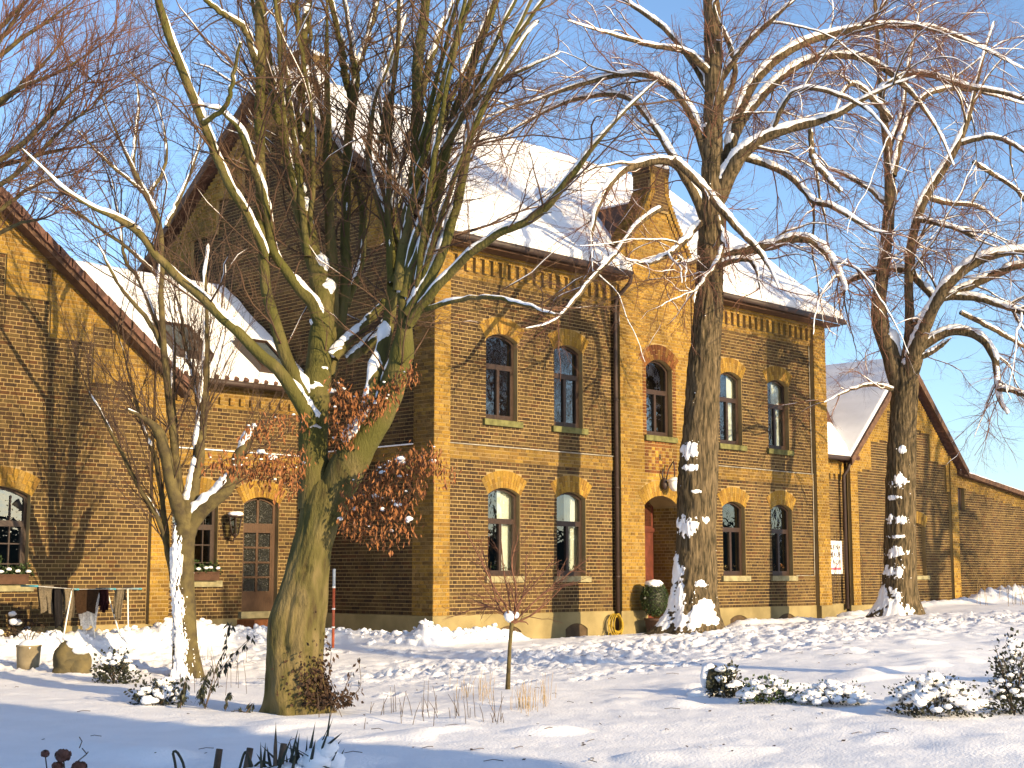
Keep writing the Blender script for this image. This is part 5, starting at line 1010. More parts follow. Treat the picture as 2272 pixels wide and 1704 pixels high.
PL_, RL_ = limbs3d(ll, 19.0); put_limbs(TL, PL_, RL_, MT['bark_dark'], 8)
crown(TL, PL_, RL_, [dict(dens=5., L=(.7, 2.4), ang=.55, up=.3, rmax=.011, K=8, wig=.13, bend=.04, t0=.25, tipk=.3, cap=640), dict(dens=8.0, L=(.3, 1.0), ang=.55, up=.1, rmax=.005, K=5, wig=.18, cap=9000), dict(dens=9.0, L=(.08, .28), ang=.6, up=.05, rmax=.0034, K=2, wig=.2, cap=44000)], MT['twig_red'], snow=(.2, .0), seed=120)
# ================================================================== small things
def gpt(x, y):
    """where the pixel's line of sight meets the ground"""
    v = FW + RT * (x - CXP) / F_PX - UPV * (y - CYP) / F_PX; t = np.arange(4, 90, .04); P = CAM + v[None] * t[:, None]
    h = P[:, 2] - gz0(P[:, 0], P[:, 1]); k = np.argmax(h < 0); return P[k]
def dep(P): return float((np.asarray(P) - CAM) @ VH)
def leaf_cloud(c, r, n, size, mats_name, parent, name='foliage', flat=.2, tilt=None, droop=0.):
    V, F = [], []; c = np.asarray(c, float)
    for i in range(n):
        d = rng.normal(size=3); d /= np.linalg.norm(d); d[2] = abs(d[2]) * (1 if random.random() < .85 else -flat); p = c + d * np.asarray(r) * random.uniform(.35, 1.05) * (.75 + .5 * float(noise(d[0] * 2 + 3, d[1] * 2 + 3, d[2] * 2 + 3, int(abs(c[0]) * 7))))
        a = d + rng.normal(size=3) * .7; a[2] -= droop; a /= np.linalg.norm(a); b = np.cross(a, rng.normal(size=3)); b /= np.linalg.norm(b); l = size * random.uniform(.6, 1.3); w = l * .34; k = len(V); nrm = np.cross(a, b) * w * .35
        V += [p, p + a * l * .5 + b * w + nrm, p + a * l, p + a * l * .5 - b * w + nrm]; F += [(k, k + 1, k + 2), (k, k + 2, k + 3)]
    o = np_mesh(name, np.array(V), np.array(F), MT[mats_name], parent, smooth=False); tag(o, kind='stuff'); return o
def shrub(px_, py_, w, h, label, leafs=420, material='leaf_dark', size=.06, snow=14, group='snow laden shrubs', cover=.6, stems=7):
    g = gpt(px_, py_); d = dep(g); sc = d / F_PX; rx = w / 2 * sc; hz = h * sc; z0 = gzs(g[0], g[1])
    root = empty('shrub', (g[0], g[1], z0), label, 'shrub', group); c = np.array([g[0], g[1], z0 + hz * .05])
    leaf_cloud(c, (rx * 1.04, rx * .85, hz * 1.05), int(leafs * 1.7), size, material, root)
    mb = MB()
    for i in range(stems):
        a = random.uniform(0, 6.28); e = c + np.array([math.cos(a) * rx * .7, math.sin(a) * rx * .6, hz * random.uniform(.5, .95)]); mb.tube([(g[0], g[1], z0 - .03), (np.array([g[0], g[1], z0]) + e) / 2 + np.array([0, 0, .02]), e], [.008, .006, .003], 5)
    mb.build('stem', MT['stalk_dark'], root); sm = MB()
    for i in range(int(snow * 1.8)):
        a = random.uniform(0, 6.28); q = random.random() ** .6; p = c + np.array([math.cos(a) * rx * q * .95, math.sin(a) * rx * .75 * q, hz * (1.0 - .75 * q * q) * random.uniform(.6, 1.02)]); r = random.uniform(.10, .30) * min(rx, hz) * cover + .012
        sm.blob(p, (r * 1.35, r * 1.2, r * .7), i * 7 + int(px_), .5, 2.1, 11, 8)
    if snow: tag(sm.build('snow', MT['snow_fine'], root), kind='stuff')
    return root
random.seed(5)
shrub(255, 1512, 100, 68, 'dark leafed shrub with little snow left of the slender tree', 420, 'leaf_dark', .06, 9, cover=.55)
shrub(352, 1562, 125, 52, 'low shrub half buried in snow below the slender tree', 360, 'leaf_dark', .05, 18, cover=.75)
shrub(1612, 1545, 84, 58, 'dark shrub right beside the pointed dark stone', 380, 'leaf_dark', .055, 8, cover=.65)
shrub(1705, 1562, 150, 50, 'olive green shrub under snow, second from the dark stone', 480, 'leaf_green', .045, 34, cover=.6)
shrub(1850, 1564, 190, 44, 'low mound of shrub almost wholly covered by snow', 260, 'leaf_green', .04, 60, cover=.62)
shrub(2075, 1588, 250, 78, 'wide snow laden shrub near the right edge', 620, 'leaf_dark', .045, 60, cover=.5)
shrub(2250, 1580, 120, 150, 'tall dark shrub cut off by the right edge', 620, 'leaf_dark', .05, 30, cover=.35)
shrub(45, 1432, 120, 70, 'brownish shrub behind the plant tub', 330, 'leaf_brown', .05, 4, cover=.5)
# stones
def stone(px_, py_, w, h, label, name, lobes, snowb, material='rock'):
    g = gpt(px_, py_); sc = dep(g) / F_PX; z0 = gzs(g[0], g[1]); m = MB()
    for u, v, rw, rh, sd in lobes: m.blob(g + RT * u * w * sc + np.array([0, 0, v * h * sc]), (rw * w * sc, rw * w * sc * .8, rh * h * sc), sd, .30, 1.3, 26, 18)
    root = m.build(name, MT[material], None, base=(g[0], g[1], z0)); tag(root, label, 'stone')
    s = MB()
    for u, v, rw, rh, sd in snowb: s.blob(g + RT * u * w * sc - VH * .02 + np.array([0, 0, v * h * sc]), (rw * w * sc, rw * w * sc * .9, rh * h * sc), sd, .25, 1.6, 16, 10)
    tag(s.build('snow', MT['snow_fine'], root), kind='stuff')
stone(160, 1490, 80, 70, 'brown mossy boulder with snow on its right shoulder', 'boulder', [(-.10, .30, .44, .62, 3), (.18, .12, .38, .44, 8), (-.06, .06, .5, .42, 5), (-.2, .5, .26, .46, 15)], [(.04, .86, .24, .20, 5), (.24, .66, .26, .13, 6), (-.14, 1.04, .16, .1, 9)])
stone(1582, 1542, 56, 62, 'pointed dark stone leaning out of the snow', 'boulder', [(.0, .40, .40, .62, 12)], [(-.30, .62, .22, .42, 5), (-.12, .98, .22, .12, 6), (.3, .1, .4, .2, 7), (-.5, .05, .6, .22, 8)])
# plant tub
g = gpt(62, 1480); z0 = gzs(g[0], g[1]); tub = empty('plant_tub', (g[0], g[1], z0), 'pale round plant tub filled with snow beside the boulder', 'plant pot')
m = MB(); m.lathe([(.0, .0), (.165, .0), (.175, .1), (.19, .34), (.2, .345), (.2, .37), (.18, .37), (.17, .3), (.0, .3)], (g[0], g[1], z0), 26); m.build('tub', mat('weathered_tub', (.33, .27, .17), .8, 5, .2), tub)
m = MB(); m.blob((g[0], g[1], z0 + .34), (.18, .18, .12), 5, .25, 2, 16, 10); tag(m.build('snow', MT['snow_fine'], tub), kind='stuff')
m = MB()
for i in range(9): a = random.uniform(0, 6.28); m.tube([(g[0], g[1], z0 + .35), (g[0] + .1 * math.cos(a), g[1] + .1 * math.sin(a), z0 + .55), (g[0] + .25 * math.cos(a), g[1] + .25 * math.sin(a), z0 + .5 + .2 * random.random())], [.006, .005, .003], 4)
m.build('dry_stem', MT['stalk_dark'], tub)
# topiary by the entrance
c = on_y(1452, 1328, -.58); z0 = gzs(c[0], c[1]); tb = empty('topiary', (c[0], c[1], z0), 'round clipped box bush with snow cap in a pot by the entrance', 'plant')
m = MB(); m.lathe([(0, 0), (.17, 0), (.22, .28), (.24, .28), (.24, .33), (.2, .33), (.0, .3)], (c[0], c[1], z0 - .02), 20); m.build('pot', mat('dark_pot', (.09, .05, .035), .7), tb)
m = MB(); m.blob((c[0], c[1], c[2]), (.27, .27, .36), 3, .15, 2, 18, 12); m.build('core', MT['leaf_dark'], tb)
V, F = [], []
for i in range(2600):
    d = rng.normal(size=3); d /= np.linalg.norm(d); p = np.array([c[0], c[1], c[2]]) + d * np.array([.29, .29, .38]) * random.uniform(.9, 1.06); a = d + rng.normal(size=3) * .8; a /= np.linalg.norm(a); b = np.cross(a, rng.normal(size=3)); b /= np.linalg.norm(b); k = len(V); V += [p, p + a * .02 + b * .012, p + a * .04, p + a * .02 - b * .012]; F += [(k, k + 1, k + 2), (k, k + 2, k + 3)]
tag(np_mesh('foliage', np.array(V), np.array(F), MT['leaf_green'], tb, smooth=False), kind='stuff')
m = MB(); m.blob((c[0] - .02, c[1], c[2] + .32), (.2, .2, .10), 3, .3, 2, 16, 10)
for i in range(8): a = random.uniform(0, 6.28); m.blob((c[0] + .25 * math.cos(a), c[1] + .25 * math.sin(a), c[2] + random.uniform(0, .2)), (.04, .04, .03), i, .3, 2, 8, 6)
tag(m.build('snow', MT['snow_fine'], tb), kind='stuff')
# garden hose on the wall
c = on_y(1366, 1386, -.20); m = MB()
for i in range(9):
    r = .21 + random.uniform(-.035, .03); ox, oz = random.gauss(0, .012), random.gauss(0, .02); tl = random.uniform(-.25, .25); k = 28; sq = random.uniform(.78, 1.0)
    m.tube([(c[0] + ox + r * math.cos(t) * sq, c[1] - .02 * i * .35 + .04 * math.sin(t + tl * 9), c[2] + oz + r * 1.08 * math.sin(t) + tl * .05 * math.cos(t)) for t in np.linspace(0, 6.4, k)], .012, 6)
m.tube([(c[0] - .2, c[1], c[2]), (c[0] - .28, c[1] - .03, c[2] - .15), (c[0] - .3, c[1] - .05, c[2] - .28)], .012, 6)
tag(m.build('garden_hose', mat('yellow_hose', (.50, .33, .03), .45, 3, .15), None, base=(c[0], c[1], gzs(c[0], c[1]))), 'coiled yellow garden hose leaning on the plinth by the downpipe', 'hose')
# striped stake beside the big tree
c = pix(739, 1413, 27.6); z0 = c[2]; st = empty('marker_stake', (c[0], c[1], z0), 'red marker stake with pale top right of the thick trunk', 'stake'); top = pix(741, 1262, 27.6)[2]
m = MB(); m.tube([(c[0], c[1], z0 - .2), (c[0], c[1], top - .35)], .028, 10); m.build('pole', mat('red_paint', (.42, .10, .045), .55, 8, .2), st)
m = MB(); m.tube([(c[0], c[1], top - .35), (c[0], c[1], top)], .029, 10); m.build('pole_top', mat('pale_blue_paint', (.32, .38, .48), .55), st)
m = MB()
for q in (.16, .5, .9): m.tube([(c[0], c[1], z0 + q), (c[0], c[1], z0 + q + .03)], .032, 10)
m.build('band', mat('white_paint', (.7, .7, .7), .5), st)
# lantern by the glazed door
c = on_y(522, 1162, 3.93); ln = empty('wall_lantern', (c[0], 4.19, c[2]), 'black tapered lantern with snow on its lid left of the glazed door', 'lamp')
m = MB()
for k in range(6):
    a = math.radians(60 * k); b = math.radians(60 * k + 60)
    m.tube([(c[0] + .075 * math.cos(a), c[1] + .075 * math.sin(a), c[2] - .22), (c[0] + .15 * math.cos(a), c[1] + .15 * math.sin(a), c[2] + .14)], .012, 5)
    for r, z in ((.075, -.22), (.15, .14)): m.tube([(c[0] + r * math.cos(a), c[1] + r * math.sin(a), c[2] + z), (c[0] + r * math.cos(b), c[1] + r * math.sin(b), c[2] + z)], .012, 5)
m.lathe([(.18, .14), (.16, .17), (.05, .26), (.0, .28)], c, 6, smooth=False); m.lathe([(0, -.30), (.05, -.26), (.08, -.22), (0, -.215)], c, 6, smooth=False)
m.tube([(c[0], c[1], c[2] - .26), (c[0], c[1] + .05, c[2] - .36), (c[0], 4.19, c[2] - .34)], .014, 6); m.build('frame', MT['gutter'], ln)
m = MB(); m.lathe([(.07, -.21), (.142, .13)], c, 6, smooth=False); m.build('pane', MT['glass'], ln)
m = MB(); m.blob((c[0], c[1], c[2] + .2), (.16, .16, .06), 3, .2, 2, 14, 8); tag(m.build('snow', MT['snow_fine'], ln), kind='stuff')
# flower boxes
def flower_box(u0, u1, y, z, label):
    root = empty('flower_box', ((u0 + u1) / 2, y, z), label, 'flower box', 'flower boxes on the sills'); m = MB(); m.box((u0, y - .10, z), (u1, y + .08, z + .17)); m.box((u0 - .012, y - .112, z + .15), (u1 + .012, y - .098, z + .18)); m.build('box', mat('terracotta_box', (.09, .045, .026), .8), root)
    n = int((u1 - u0) / .16); s = MB()
    for i in range(n + 1):
        x = u0 + (u1 - u0) * i / n; leaf_cloud((x, y, z + .18), (.13, .10, .16 + random.uniform(0, .18)), 70, .06, 'leaf_green', root); s.blob((x + random.gauss(0, .03), y - .06, z + .22 + random.uniform(0, .06)), (.055, .045, .03), i, .3, 2, 10, 6)
    tag(s.build('snow', MT['snow_fine'], root), kind='stuff')
flower_box(-8.0, -6.78, 3.63, 1.10, 'brown flower box with snowy greenery under the leftmost window'); flower_box(-3.3, -2.3, 4.13, 1.15, 'flower box with greenery under the window beside the glazed door')
# dark hanging ornament behind the leftmost window
m = MB(); c = on_y(27, 1107, 3.90); m.blob(c, (.13, .03, .12), 3, .25, 1.4, 16, 12); m.tube([c + np.array([.05, 0, -.05]), c + np.array([.22, 0, -.22])], [.10, .04], 8); m.tube([c, c + np.array([-.02, 0, .30])], .006, 4)
tag(m.build('hanging_ornament', MT['dark'], None, base=tuple(c)), 'dark bird shaped ornament hanging in the leftmost window', 'ornament')
# drying rack with washing
rk = empty('drying_rack', (-5.6, 2.55, .1), 'folding clothes rack with turquoise rails in front of the gabled wing', 'clothes rack')
def rp(x, y, Y): return on_y(x * .27728, 1000 + y * .27728, Y)
A, B_, C_, D_ = rp(500, 1092, 2.62), rp(592, 1137, 2.22), rp(1000, 1062, 2.62), rp(905, 1135, 2.22); zt = float(np.mean([A[2], B_[2], C_[2], D_[2]])); xa, xb = float(A[0]), float(C_[0]); E0 = rp(278, 1070, 2.5)
m = MB(); cy = mat('turquoise_plastic', (.08, .42, .52), .45)
for x in (xa, xb, (xa + xb) / 2 + .1): m.tube([(x, 2.05, zt), (x, 2.72, zt)], .016, 7)
m.tube([(xa - .75, 2.1, zt + .06), (xa - .75, 2.7, zt + .06)], .016, 7); m.build('rail', cy, rk)
m = MB()
for y in np.linspace(2.1, 2.68, 6): m.tube([(xa - .75, y, zt + .06), (xa, y, zt), (xb, y, zt)], .004, 4)
m.build('wire', mat('rack_steel', (.6, .6, .58), .4, namt=.05), rk)
for x, dx in ((xa - .1, .35), (xa + .35, -.3), (xb - .25, .02), (xa + .75, -.5)):
    m = MB(); y = 2.1 if dx > 0 else 2.4; m.tube([(x, y, zt), (x - dx * .6, y - .1, gz0(x, 2.2) + .1)], .014, 6); m.build('leg', mat('white_leg', (.75, .74, .7), .4, namt=.03), rk)
def garment(x0, x1, y, z1, z0, label, col, name='garment', legs=False, fold=.03):
    m = MB(); nx, nz = 14, 12; V = np.zeros((nx + 1, nz + 1, 3)); sd = random.uniform(0, 50)
    for i in range(nx + 1):
        for j in range(nz + 1):
            s, t = i / nx, j / nz; taper = 1 - .18 * t if not legs else 1 - .1 * t
            V[i, j] = ((x0 + x1) / 2 + (x1 - x0) * (s - .5) * taper + .03 * math.sin(t * 3 + sd), y + fold * math.sin(s * 15 + sd + t * 2) * (.3 + t) + .02 * math.sin(s * 31 + sd), z1 + (z0 - z1) * t * (1 - .06 * math.sin(s * 9 + sd)))
    ids = lambda i, j: i * (nz + 1) + j
    fs = [(ids(i, j), ids(i + 1, j), ids(i + 1, j + 1), ids(i, j + 1)) for i in range(nx) for j in range(nz) if not (legs and 6 <= i <= 7 and j > 4)]
    m.add(V.reshape(-1, 3), fs, None, True)
    V2 = V.copy(); V2[..., 1] += .06; V2[..., 2] = z1 - (z1 - V2[..., 2]) * .8; m.add(V2.reshape(-1, 3), fs, None, True)                     # the half that hangs behind the rail
    V3 = np.stack([V[:, 0], V2[:, 0]], 1); m.add(V3.reshape(-1, 3), [(2 * i, 2 * i + 2, 2 * i + 3, 2 * i + 1) for i in range(nx)], None, True)
    o = m.build(name, mat('cloth_' + name, col, .95, 40, .25, .2, 200, .1), None, base=((x0 + x1) / 2, y, z1)); tag(o, label, 'laundry', 'washing on the rack'); return o
def X(u, Y): return float(rp(u, 1150, Y)[0])
def Z(v, u=600, Y=2.3): return float(rp(u, v, Y)[2])
garment(X(312, 2.3), X(440, 2.3), 2.3, zt + .07, Z(1290), 'grey trousers hanging at the left end of the clothes rack', (.17, .14, .10), 'trousers', True)
garment(X(440, 2.2), X(520, 2.2), 2.2, zt + .02, Z(1400), 'black cloth hanging between grey garments on the clothes rack', (.02, .018, .02), 'cloth')
garment(X(515, 2.1), X(590, 2.1), 2.1, zt + .015, Z(1340), 'narrow grey garment hanging over the turquoise rail', (.18, .145, .10), 'garment')
garment(X(600, 2.15), X(800, 2.15), 2.15, zt + .012, Z(1295), 'wide dark brown cloth in the middle of the clothes rack', (.04, .022, .012), 'cloth')
garment(X(650, 2.45), X(800, 2.45), 2.45, zt - .05, Z(1420), 'white cloth hanging low behind the brown cloth', (.68, .66, .64), 'cloth')
garment(X(800, 2.2), X(862, 2.2), 2.2, zt + .012, Z(1290), 'small black and red garment on the clothes rack', (.03, .01, .012), 'garment')
garment(X(930, 2.2), X(985, 2.2), 2.2, zt + .012, Z(1350), 'grey sleeve hanging at the right end of the clothes rack', (.17, .14, .10), 'garment')
garment(X(985, 2.35), X(1012, 2.35), 2.35, zt + .012, Z(1200), 'short black garment at the right end of the clothes rack', (.02, .018, .018), 'garment')
# sapling
g = gpt(1127, 1533); D5 = dep(g); sp_ = empty('sapling', (g[0], g[1], gzs(g[0], g[1])), 'young tree on a thin stem with a ball of snow in its fork', 'tree')
m = MB(); pts = [pix(x, y, D5) for x, y in ((1126, 1545), (1128, 1500), (1131, 1440), (1134, 1395), (1136, 1382))]; m.tube(pts, [.034, .028, .025, .024, .03], 10, jit=.08); m.build('trunk', MT['bark_dark'], sp_)
ls = [[(1136, 1384), (1120, 1340), (1100, 1310), (1060, 1230), (1030, 1170)], [(1136, 1384), (1128, 1320), (1118, 1270), (1112, 1200)], [(1138, 1384), (1160, 1320), (1165, 1290), (1168, 1230)], [(1138, 1384), (1180, 1340), (1240, 1290), (1310, 1235)], [(1138, 1384), (1170, 1370), (1200, 1350), (1250, 1300)], [(1136, 1384), (1105, 1350), (1060, 1350), (1010, 1365)], [(1138, 1384), (1150, 1340), (1190, 1290), (1230, 1240)], [(1140, 1378), (1165, 1380), (1172, 1386)], [(1136, 1384), (1105, 1340), (1085, 1270), (1070, 1220)], [(1138, 1384), (1145, 1310), (1135, 1250), (1150, 1190)]]
Ps = np.array([catmull(np.array([pix(x, y, D5 + (k % 3 - 1) * .25 * i / 3) for i, (x, y) in enumerate(l)]), 12) for k, l in enumerate(ls)]); Rs = np.linspace(.014, .006, 12)[None, :] * np.ones((len(ls), 1))
a1 = spawn(Ps, Rs, 12, (.2, .8), .6, .05, .007, 6, .14); a2 = spawn(a1[0], a1[1], 9, (.08, .28), .6, .05, .0045, 3, .15); V, Q_ = merge([tubes(Ps, Rs, 6), tubes(*a1, 4), tubes(*a2, 3)]); np_mesh('crown', V, Q_, MT['twig_red'], sp_)
m = MB(); m.blob(pix(1131, 1368, D5), (.07, .07, .075), 4, .3, 2, 14, 10); m.blob(pix(1145, 1366, D5), (.05, .05, .045), 7, .3, 2, 12, 8); tag(m.build('snow', MT['snow_fine'], sp_), kind='stuff')
# dry stalks and grass in the beds
def stalks(name, label, spots, material, hr, n, r=.004, lean=.15, parent=None):
    P = []
    for (x, y, sx, sy) in spots:
        for _ in range(n):
            g = gpt(min(max(random.gauss(x, sx), -50), 2320), min(random.gauss(y, sy), 1760)); h = random.uniform(*hr); a = rng.normal(size=2) * lean * h; z = gzs(g[0], g[1])
            P.append([(g[0], g[1], z - .02), (g[0] + a[0] * .4, g[1] + a[1] * .4, z + h * .5), (g[0] + a[0], g[1] + a[1], z + h)])
    P = np.array(P); R = np.ones(P.shape[:2]) * r * np.array([1, .9, .55]); v, q = tubes(P, R, 4); o = np_mesh(name, v, q, MT[material], None); tag(o, label, 'dry stalks', kind='stuff'); return o
stalks('dry_grass', 'tan dry grass blades poking through the snow near the sapling', [(1160, 1572, 16, 9), (1160, 1575, 10, 6), (1045, 1548, 18, 6), (1075, 1555, 14, 8), (1200, 1560, 12, 8)], 'stalk', (.12, .34), 16, .0035, .12)
stalks('dry_stalks', 'dark cut stalks standing in the snow right of the thick trunk', [(850, 1590, 30, 12), (920, 1595, 30, 8), (1040, 1605, 22, 6), (730, 1590, 20, 14), (1105, 1606, 10, 4), (960, 1600, 40, 10)], 'stalk_dark', (.08, .34), 8, .005, .25)
stalks('dry_stalks', 'thin bare stems around the foot of the slender tree', [(470, 1490, 30, 20), (430, 1510, 24, 20), (520, 1520, 20, 14)], 'stalk_dark', (.2, .6), 9, .004, .12)
stalks('dry_grass', 'reddish dry grass along the barn wall at the right edge', [(2200, 1338, 40, 3), (2255, 1338, 16, 3)], 'stalk', (.2, .75), 26, .006, .15)
# perennials with black hanging leaves, and ivy on the foot of the thick trunk
def perennial(base, tips, label, n=60, size=.09, material='leaf_dark'):
    g = gpt(*base); d = dep(g); root = empty('withered_perennial', (g[0], g[1], gzs(g[0], g[1])), label, 'plant', 'withered garden plants'); V, F = [], []; m = MB()
    for tp_ in tips:
        P = catmull(np.array([pix(x, y, d + i * .05) for i, (x, y) in enumerate([base] + tp_)]), 14); m.tube(list(P), list(np.linspace(.007, .003, 14)), 5)
        for _ in range(n):
            c = P[random.randrange(3, 14)] + rng.normal(size=3) * .02; a = np.array([random.gauss(0, .4), random.gauss(0, .4), -1.0]); a /= np.linalg.norm(a); b = np.cross(a, rng.normal(size=3)); b /= np.linalg.norm(b); l = size * random.uniform(.5, 1.2); w = l * .2; k = len(V); V += [c, c + a * l * .5 + b * w, c + a * l, c + a * l * .5 - b * w]; F += [(k, k + 1, k + 2), (k, k + 2, k + 3)]
    m.build('stem', MT['stalk_dark'], root); tag(np_mesh('leaves', np.array(V), np.array(F), MT[material], root, smooth=False), kind='stuff')
perennial((400, 1572), [[(408, 1530), (412, 1500)], [(402, 1545), (410, 1515)]], 'single stem of black hanging leaves left of the thick trunk', 30)
perennial((455, 1572), [[(450, 1520), (470, 1480)], [(470, 1530), (490, 1490), (510, 1460), (545, 1425), (558, 1412)], [(445, 1540), (462, 1505)], [(480, 1480), (500, 1440), (505, 1400), (515, 1380)]], 'arching sprays of dark leaves against the foot of the slender tree', 46)
perennial((500, 1575), [[(505, 1550), (510, 1535)]], 'small stem of black leaves right of the arching sprays', 22)
perennial((545, 1582), [[(530, 1576), (512, 1580)], [(555, 1570), (560, 1560)]], 'flattened black leaves lying on the snow before the thick trunk', 18)
perennial((740, 1580), [[(745, 1540), (730, 1500), (735, 1450), (725, 1420)], [(760, 1540), (780, 1490)], [(775, 1550), (800, 1520), (795, 1460)], [(720, 1560), (700, 1520)]], 'brown leaved stems at the right foot of the thick trunk', 24, .07, 'leaf_brown')
iv = empty('ivy', tuple(gpt(690, 1585)), 'brownish ivy climbing the right foot of the thick trunk', 'plant'); C_, rr_, th_, z_, Dd_ = sf1; V, F = [], []
for i in range(620):
    t = abs(random.gauss(0, .26)); a = math.radians(random.gauss(146, 26)); k = int(np.interp(t + .25, z_, np.arange(len(z_)))); jj = int(a / (2 * math.pi) * len(th_)) % len(th_)
    p = C_[k] + Dd_[jj] * (rr_[k, jj] + random.uniform(.0, .07)); d = Dd_[jj] * .6 + rng.normal(size=3) * .5; d[2] -= .8; d /= np.linalg.norm(d); b = np.cross(d, rng.normal(size=3)); b /= np.linalg.norm(b); l = random.uniform(.03, .065); k2 = len(V); V += [p, p + d * l * .5 + b * l * .35, p + d * l, p + d * l * .5 - b * l * .35]; F += [(k2, k2 + 1, k2 + 2), (k2, k2 + 2, k2 + 3)]
tag(np_mesh('foliage', np.array(V), np.array(F), MT['leaf_brown'], iv, smooth=False), kind='stuff'); leaf_cloud(big(1450, 3040, D1 - .3), (.30, .2, .13), 240, .05, 'leaf_brown', iv, droop=.8)
# yucca in the foreground
g = gpt(625, 1730); yu = empty('yucca', (g[0], g[1], gzs(g[0], g[1])), 'spiky yucca clump with snow at the bottom edge', 'plant'); dy = dep(g); m = MB(); m2 = MB()
def blade(base, tip, w, mm):
    b, t = pix(*base, dy + random.uniform(-.15, .15)), pix(*tip, dy + random.uniform(-.25, .25)); s = RT * w + VH * random.uniform(-.3, .3) * w; mid = (b + t) / 2 + UPV * .0; nn = VH * -w * .5
    one = mm is None; mm = MB() if one else mm
    mm.add([b - s, b + s, b + nn, mid - s * .8, mid + s * .8, mid + nn, t], [(0, 2, 5, 3), (2, 1, 4, 5), (3, 5, 6), (5, 4, 6), (1, 0, 3, 4), (4, 3, 6)])
    if one: mm.build('blade', MT['leaf_dark'], yu)
for q in [((655, 1690), (665, 1625)), ((690, 1690), (700, 1640)), ((700, 1700), (740, 1590)), ((720, 1690), (735, 1560)), ((730, 1650), (760, 1625)), ((735, 1670), (758, 1640)), ((660, 1700), (655, 1650)), ((612, 1700), (612, 1600)), ((580, 1705), (578, 1645)), ((600, 1700), (592, 1655)), ((620, 1700), (625, 1650)), ((640, 1710), (662, 1615)), ((560, 1710), (548, 1668)), ((690, 1700), (730, 1610)), ((680, 1710), (700, 1600)), ((745, 1700), (765, 1660))] + [((random.uniform(575, 750), 1712), (random.uniform(560, 775), random.uniform(1625, 1680))) for _ in range(16)]: blade(q[0], q[1], random.uniform(.010, .017), None)
blade((610, 1700), (611, 1615), .016, m2)
for q in ((620, 1710, 630, 1650), (545, 1715, 555, 1660), (480, 1712, 487, 1662)): m3 = MB(); m3.tube([pix(q[0], q[1], dy), pix(q[2], q[3], dy)], [.03, .028], 6); m3.build('dry_stump', MT['stalk_dark'], yu)
for pts in ([(392, 1720), (388, 1690), (384, 1670), (392, 1668), (405, 1690), (412, 1720)], [(530, 1710), (545, 1668), (560, 1700)], [(565, 1700), (580, 1690), (600, 1695)], [(700, 1668), (720, 1655), (745, 1672), (750, 1700)]): m.tube(list(catmull(np.array([pix(x, y, dy) for x, y in pts]), 12)), list(np.full(12, .011)), 6)
m.build('bent_leaf', MT['leaf_dark'], yu); m2.build('dry_blade', MT['stalk_dark'], yu)
m = MB()
for (x, y, w, h) in ((725, 1660, 24, 26), (705, 1690, 34, 30), (745, 1690, 20, 20), (640, 1708, 34, 14), (560, 1712, 30, 12), (600, 1716, 40, 14), (690, 1718, 40, 18), (670, 1690, 10, 10)): m.blob(pix(x, y, dy + .02), (w * dy / F_PX, w * dy / F_PX, h * dy / F_PX), int(x), .3, 1.8, 16, 10)
tag(m.build('snow', MT['snow_fine'], yu), kind='stuff')
# dried flower heads
fg = gpt(120, 1760); df = dep(fg); fl = empty('dried_flower', (fg[0], fg[1], gzs(fg[0], fg[1])), 'reddish brown dried flower heads at the bottom left corner', 'plant'); m = MB()
for x, y, r in ((100, 1672, .035), (140, 1676, .062), (176, 1702, .06), (128, 1700, .045)):
    c = pix(x, y, df); hd = MB(); V, F = [], []
    for i in range(170):
        d = rng.normal(size=3); d /= np.linalg.norm(d); d[2] *= .75; p = c + d * r * random.uniform(.6, 1.0); b = np.cross(d, rng.normal(size=3)); b /= np.linalg.norm(b); e = np.cross(d, b); k = len(V); s_ = r * .3; V += [p - b * s_, p + e * s_, p + b * s_, p - e * s_]; F += [(k, k + 1, k + 2), (k, k + 2, k + 3)]
    np_mesh('flower_head', np.array(V), np.array(F), MT['flower'] if 'flower' in MT else MT.setdefault('flower', mat('dried_petal', (.16, .075, .055), .85, 30, .3, 0)), fl, smooth=False)
    m.tube([c, c + np.array([.02, 0, -.12]), (fg[0] + random.uniform(-.05, .05), fg[1], gzs(fg[0], fg[1]) - .02)], .005, 5)
for a in ([(165, 1695), (190, 1675), (196, 1668)], [(176, 1660), (182, 1645), (176, 1635)], [(182, 1660), (192, 1672)]): m.tube([pix(x, y, df) for x, y in a], .004, 4)
m.build('stem', MT['stalk_dark'], fl)
# climber on the barn wall
P = [];
for i in range(26):
    x = random.uniform(14.9, 19.2); y = .98 if x > 17.1 else 1.10; z = .4; h = random.uniform(1.2, 3.2); pts = [(x, y, z)]
    for k in range(5): x += random.gauss(0, .14); z += h / 5; pts.append((x, y - .03, z))
    P.append(pts)
P = np.array(P); v, q = tubes(P, np.ones(P.shape[:2]) * .008, 4); tag(np_mesh('climbing_plant', v, q, MT['stalk_dark'], None), 'bare climbing stems on the brick wall right of the house', 'plant')
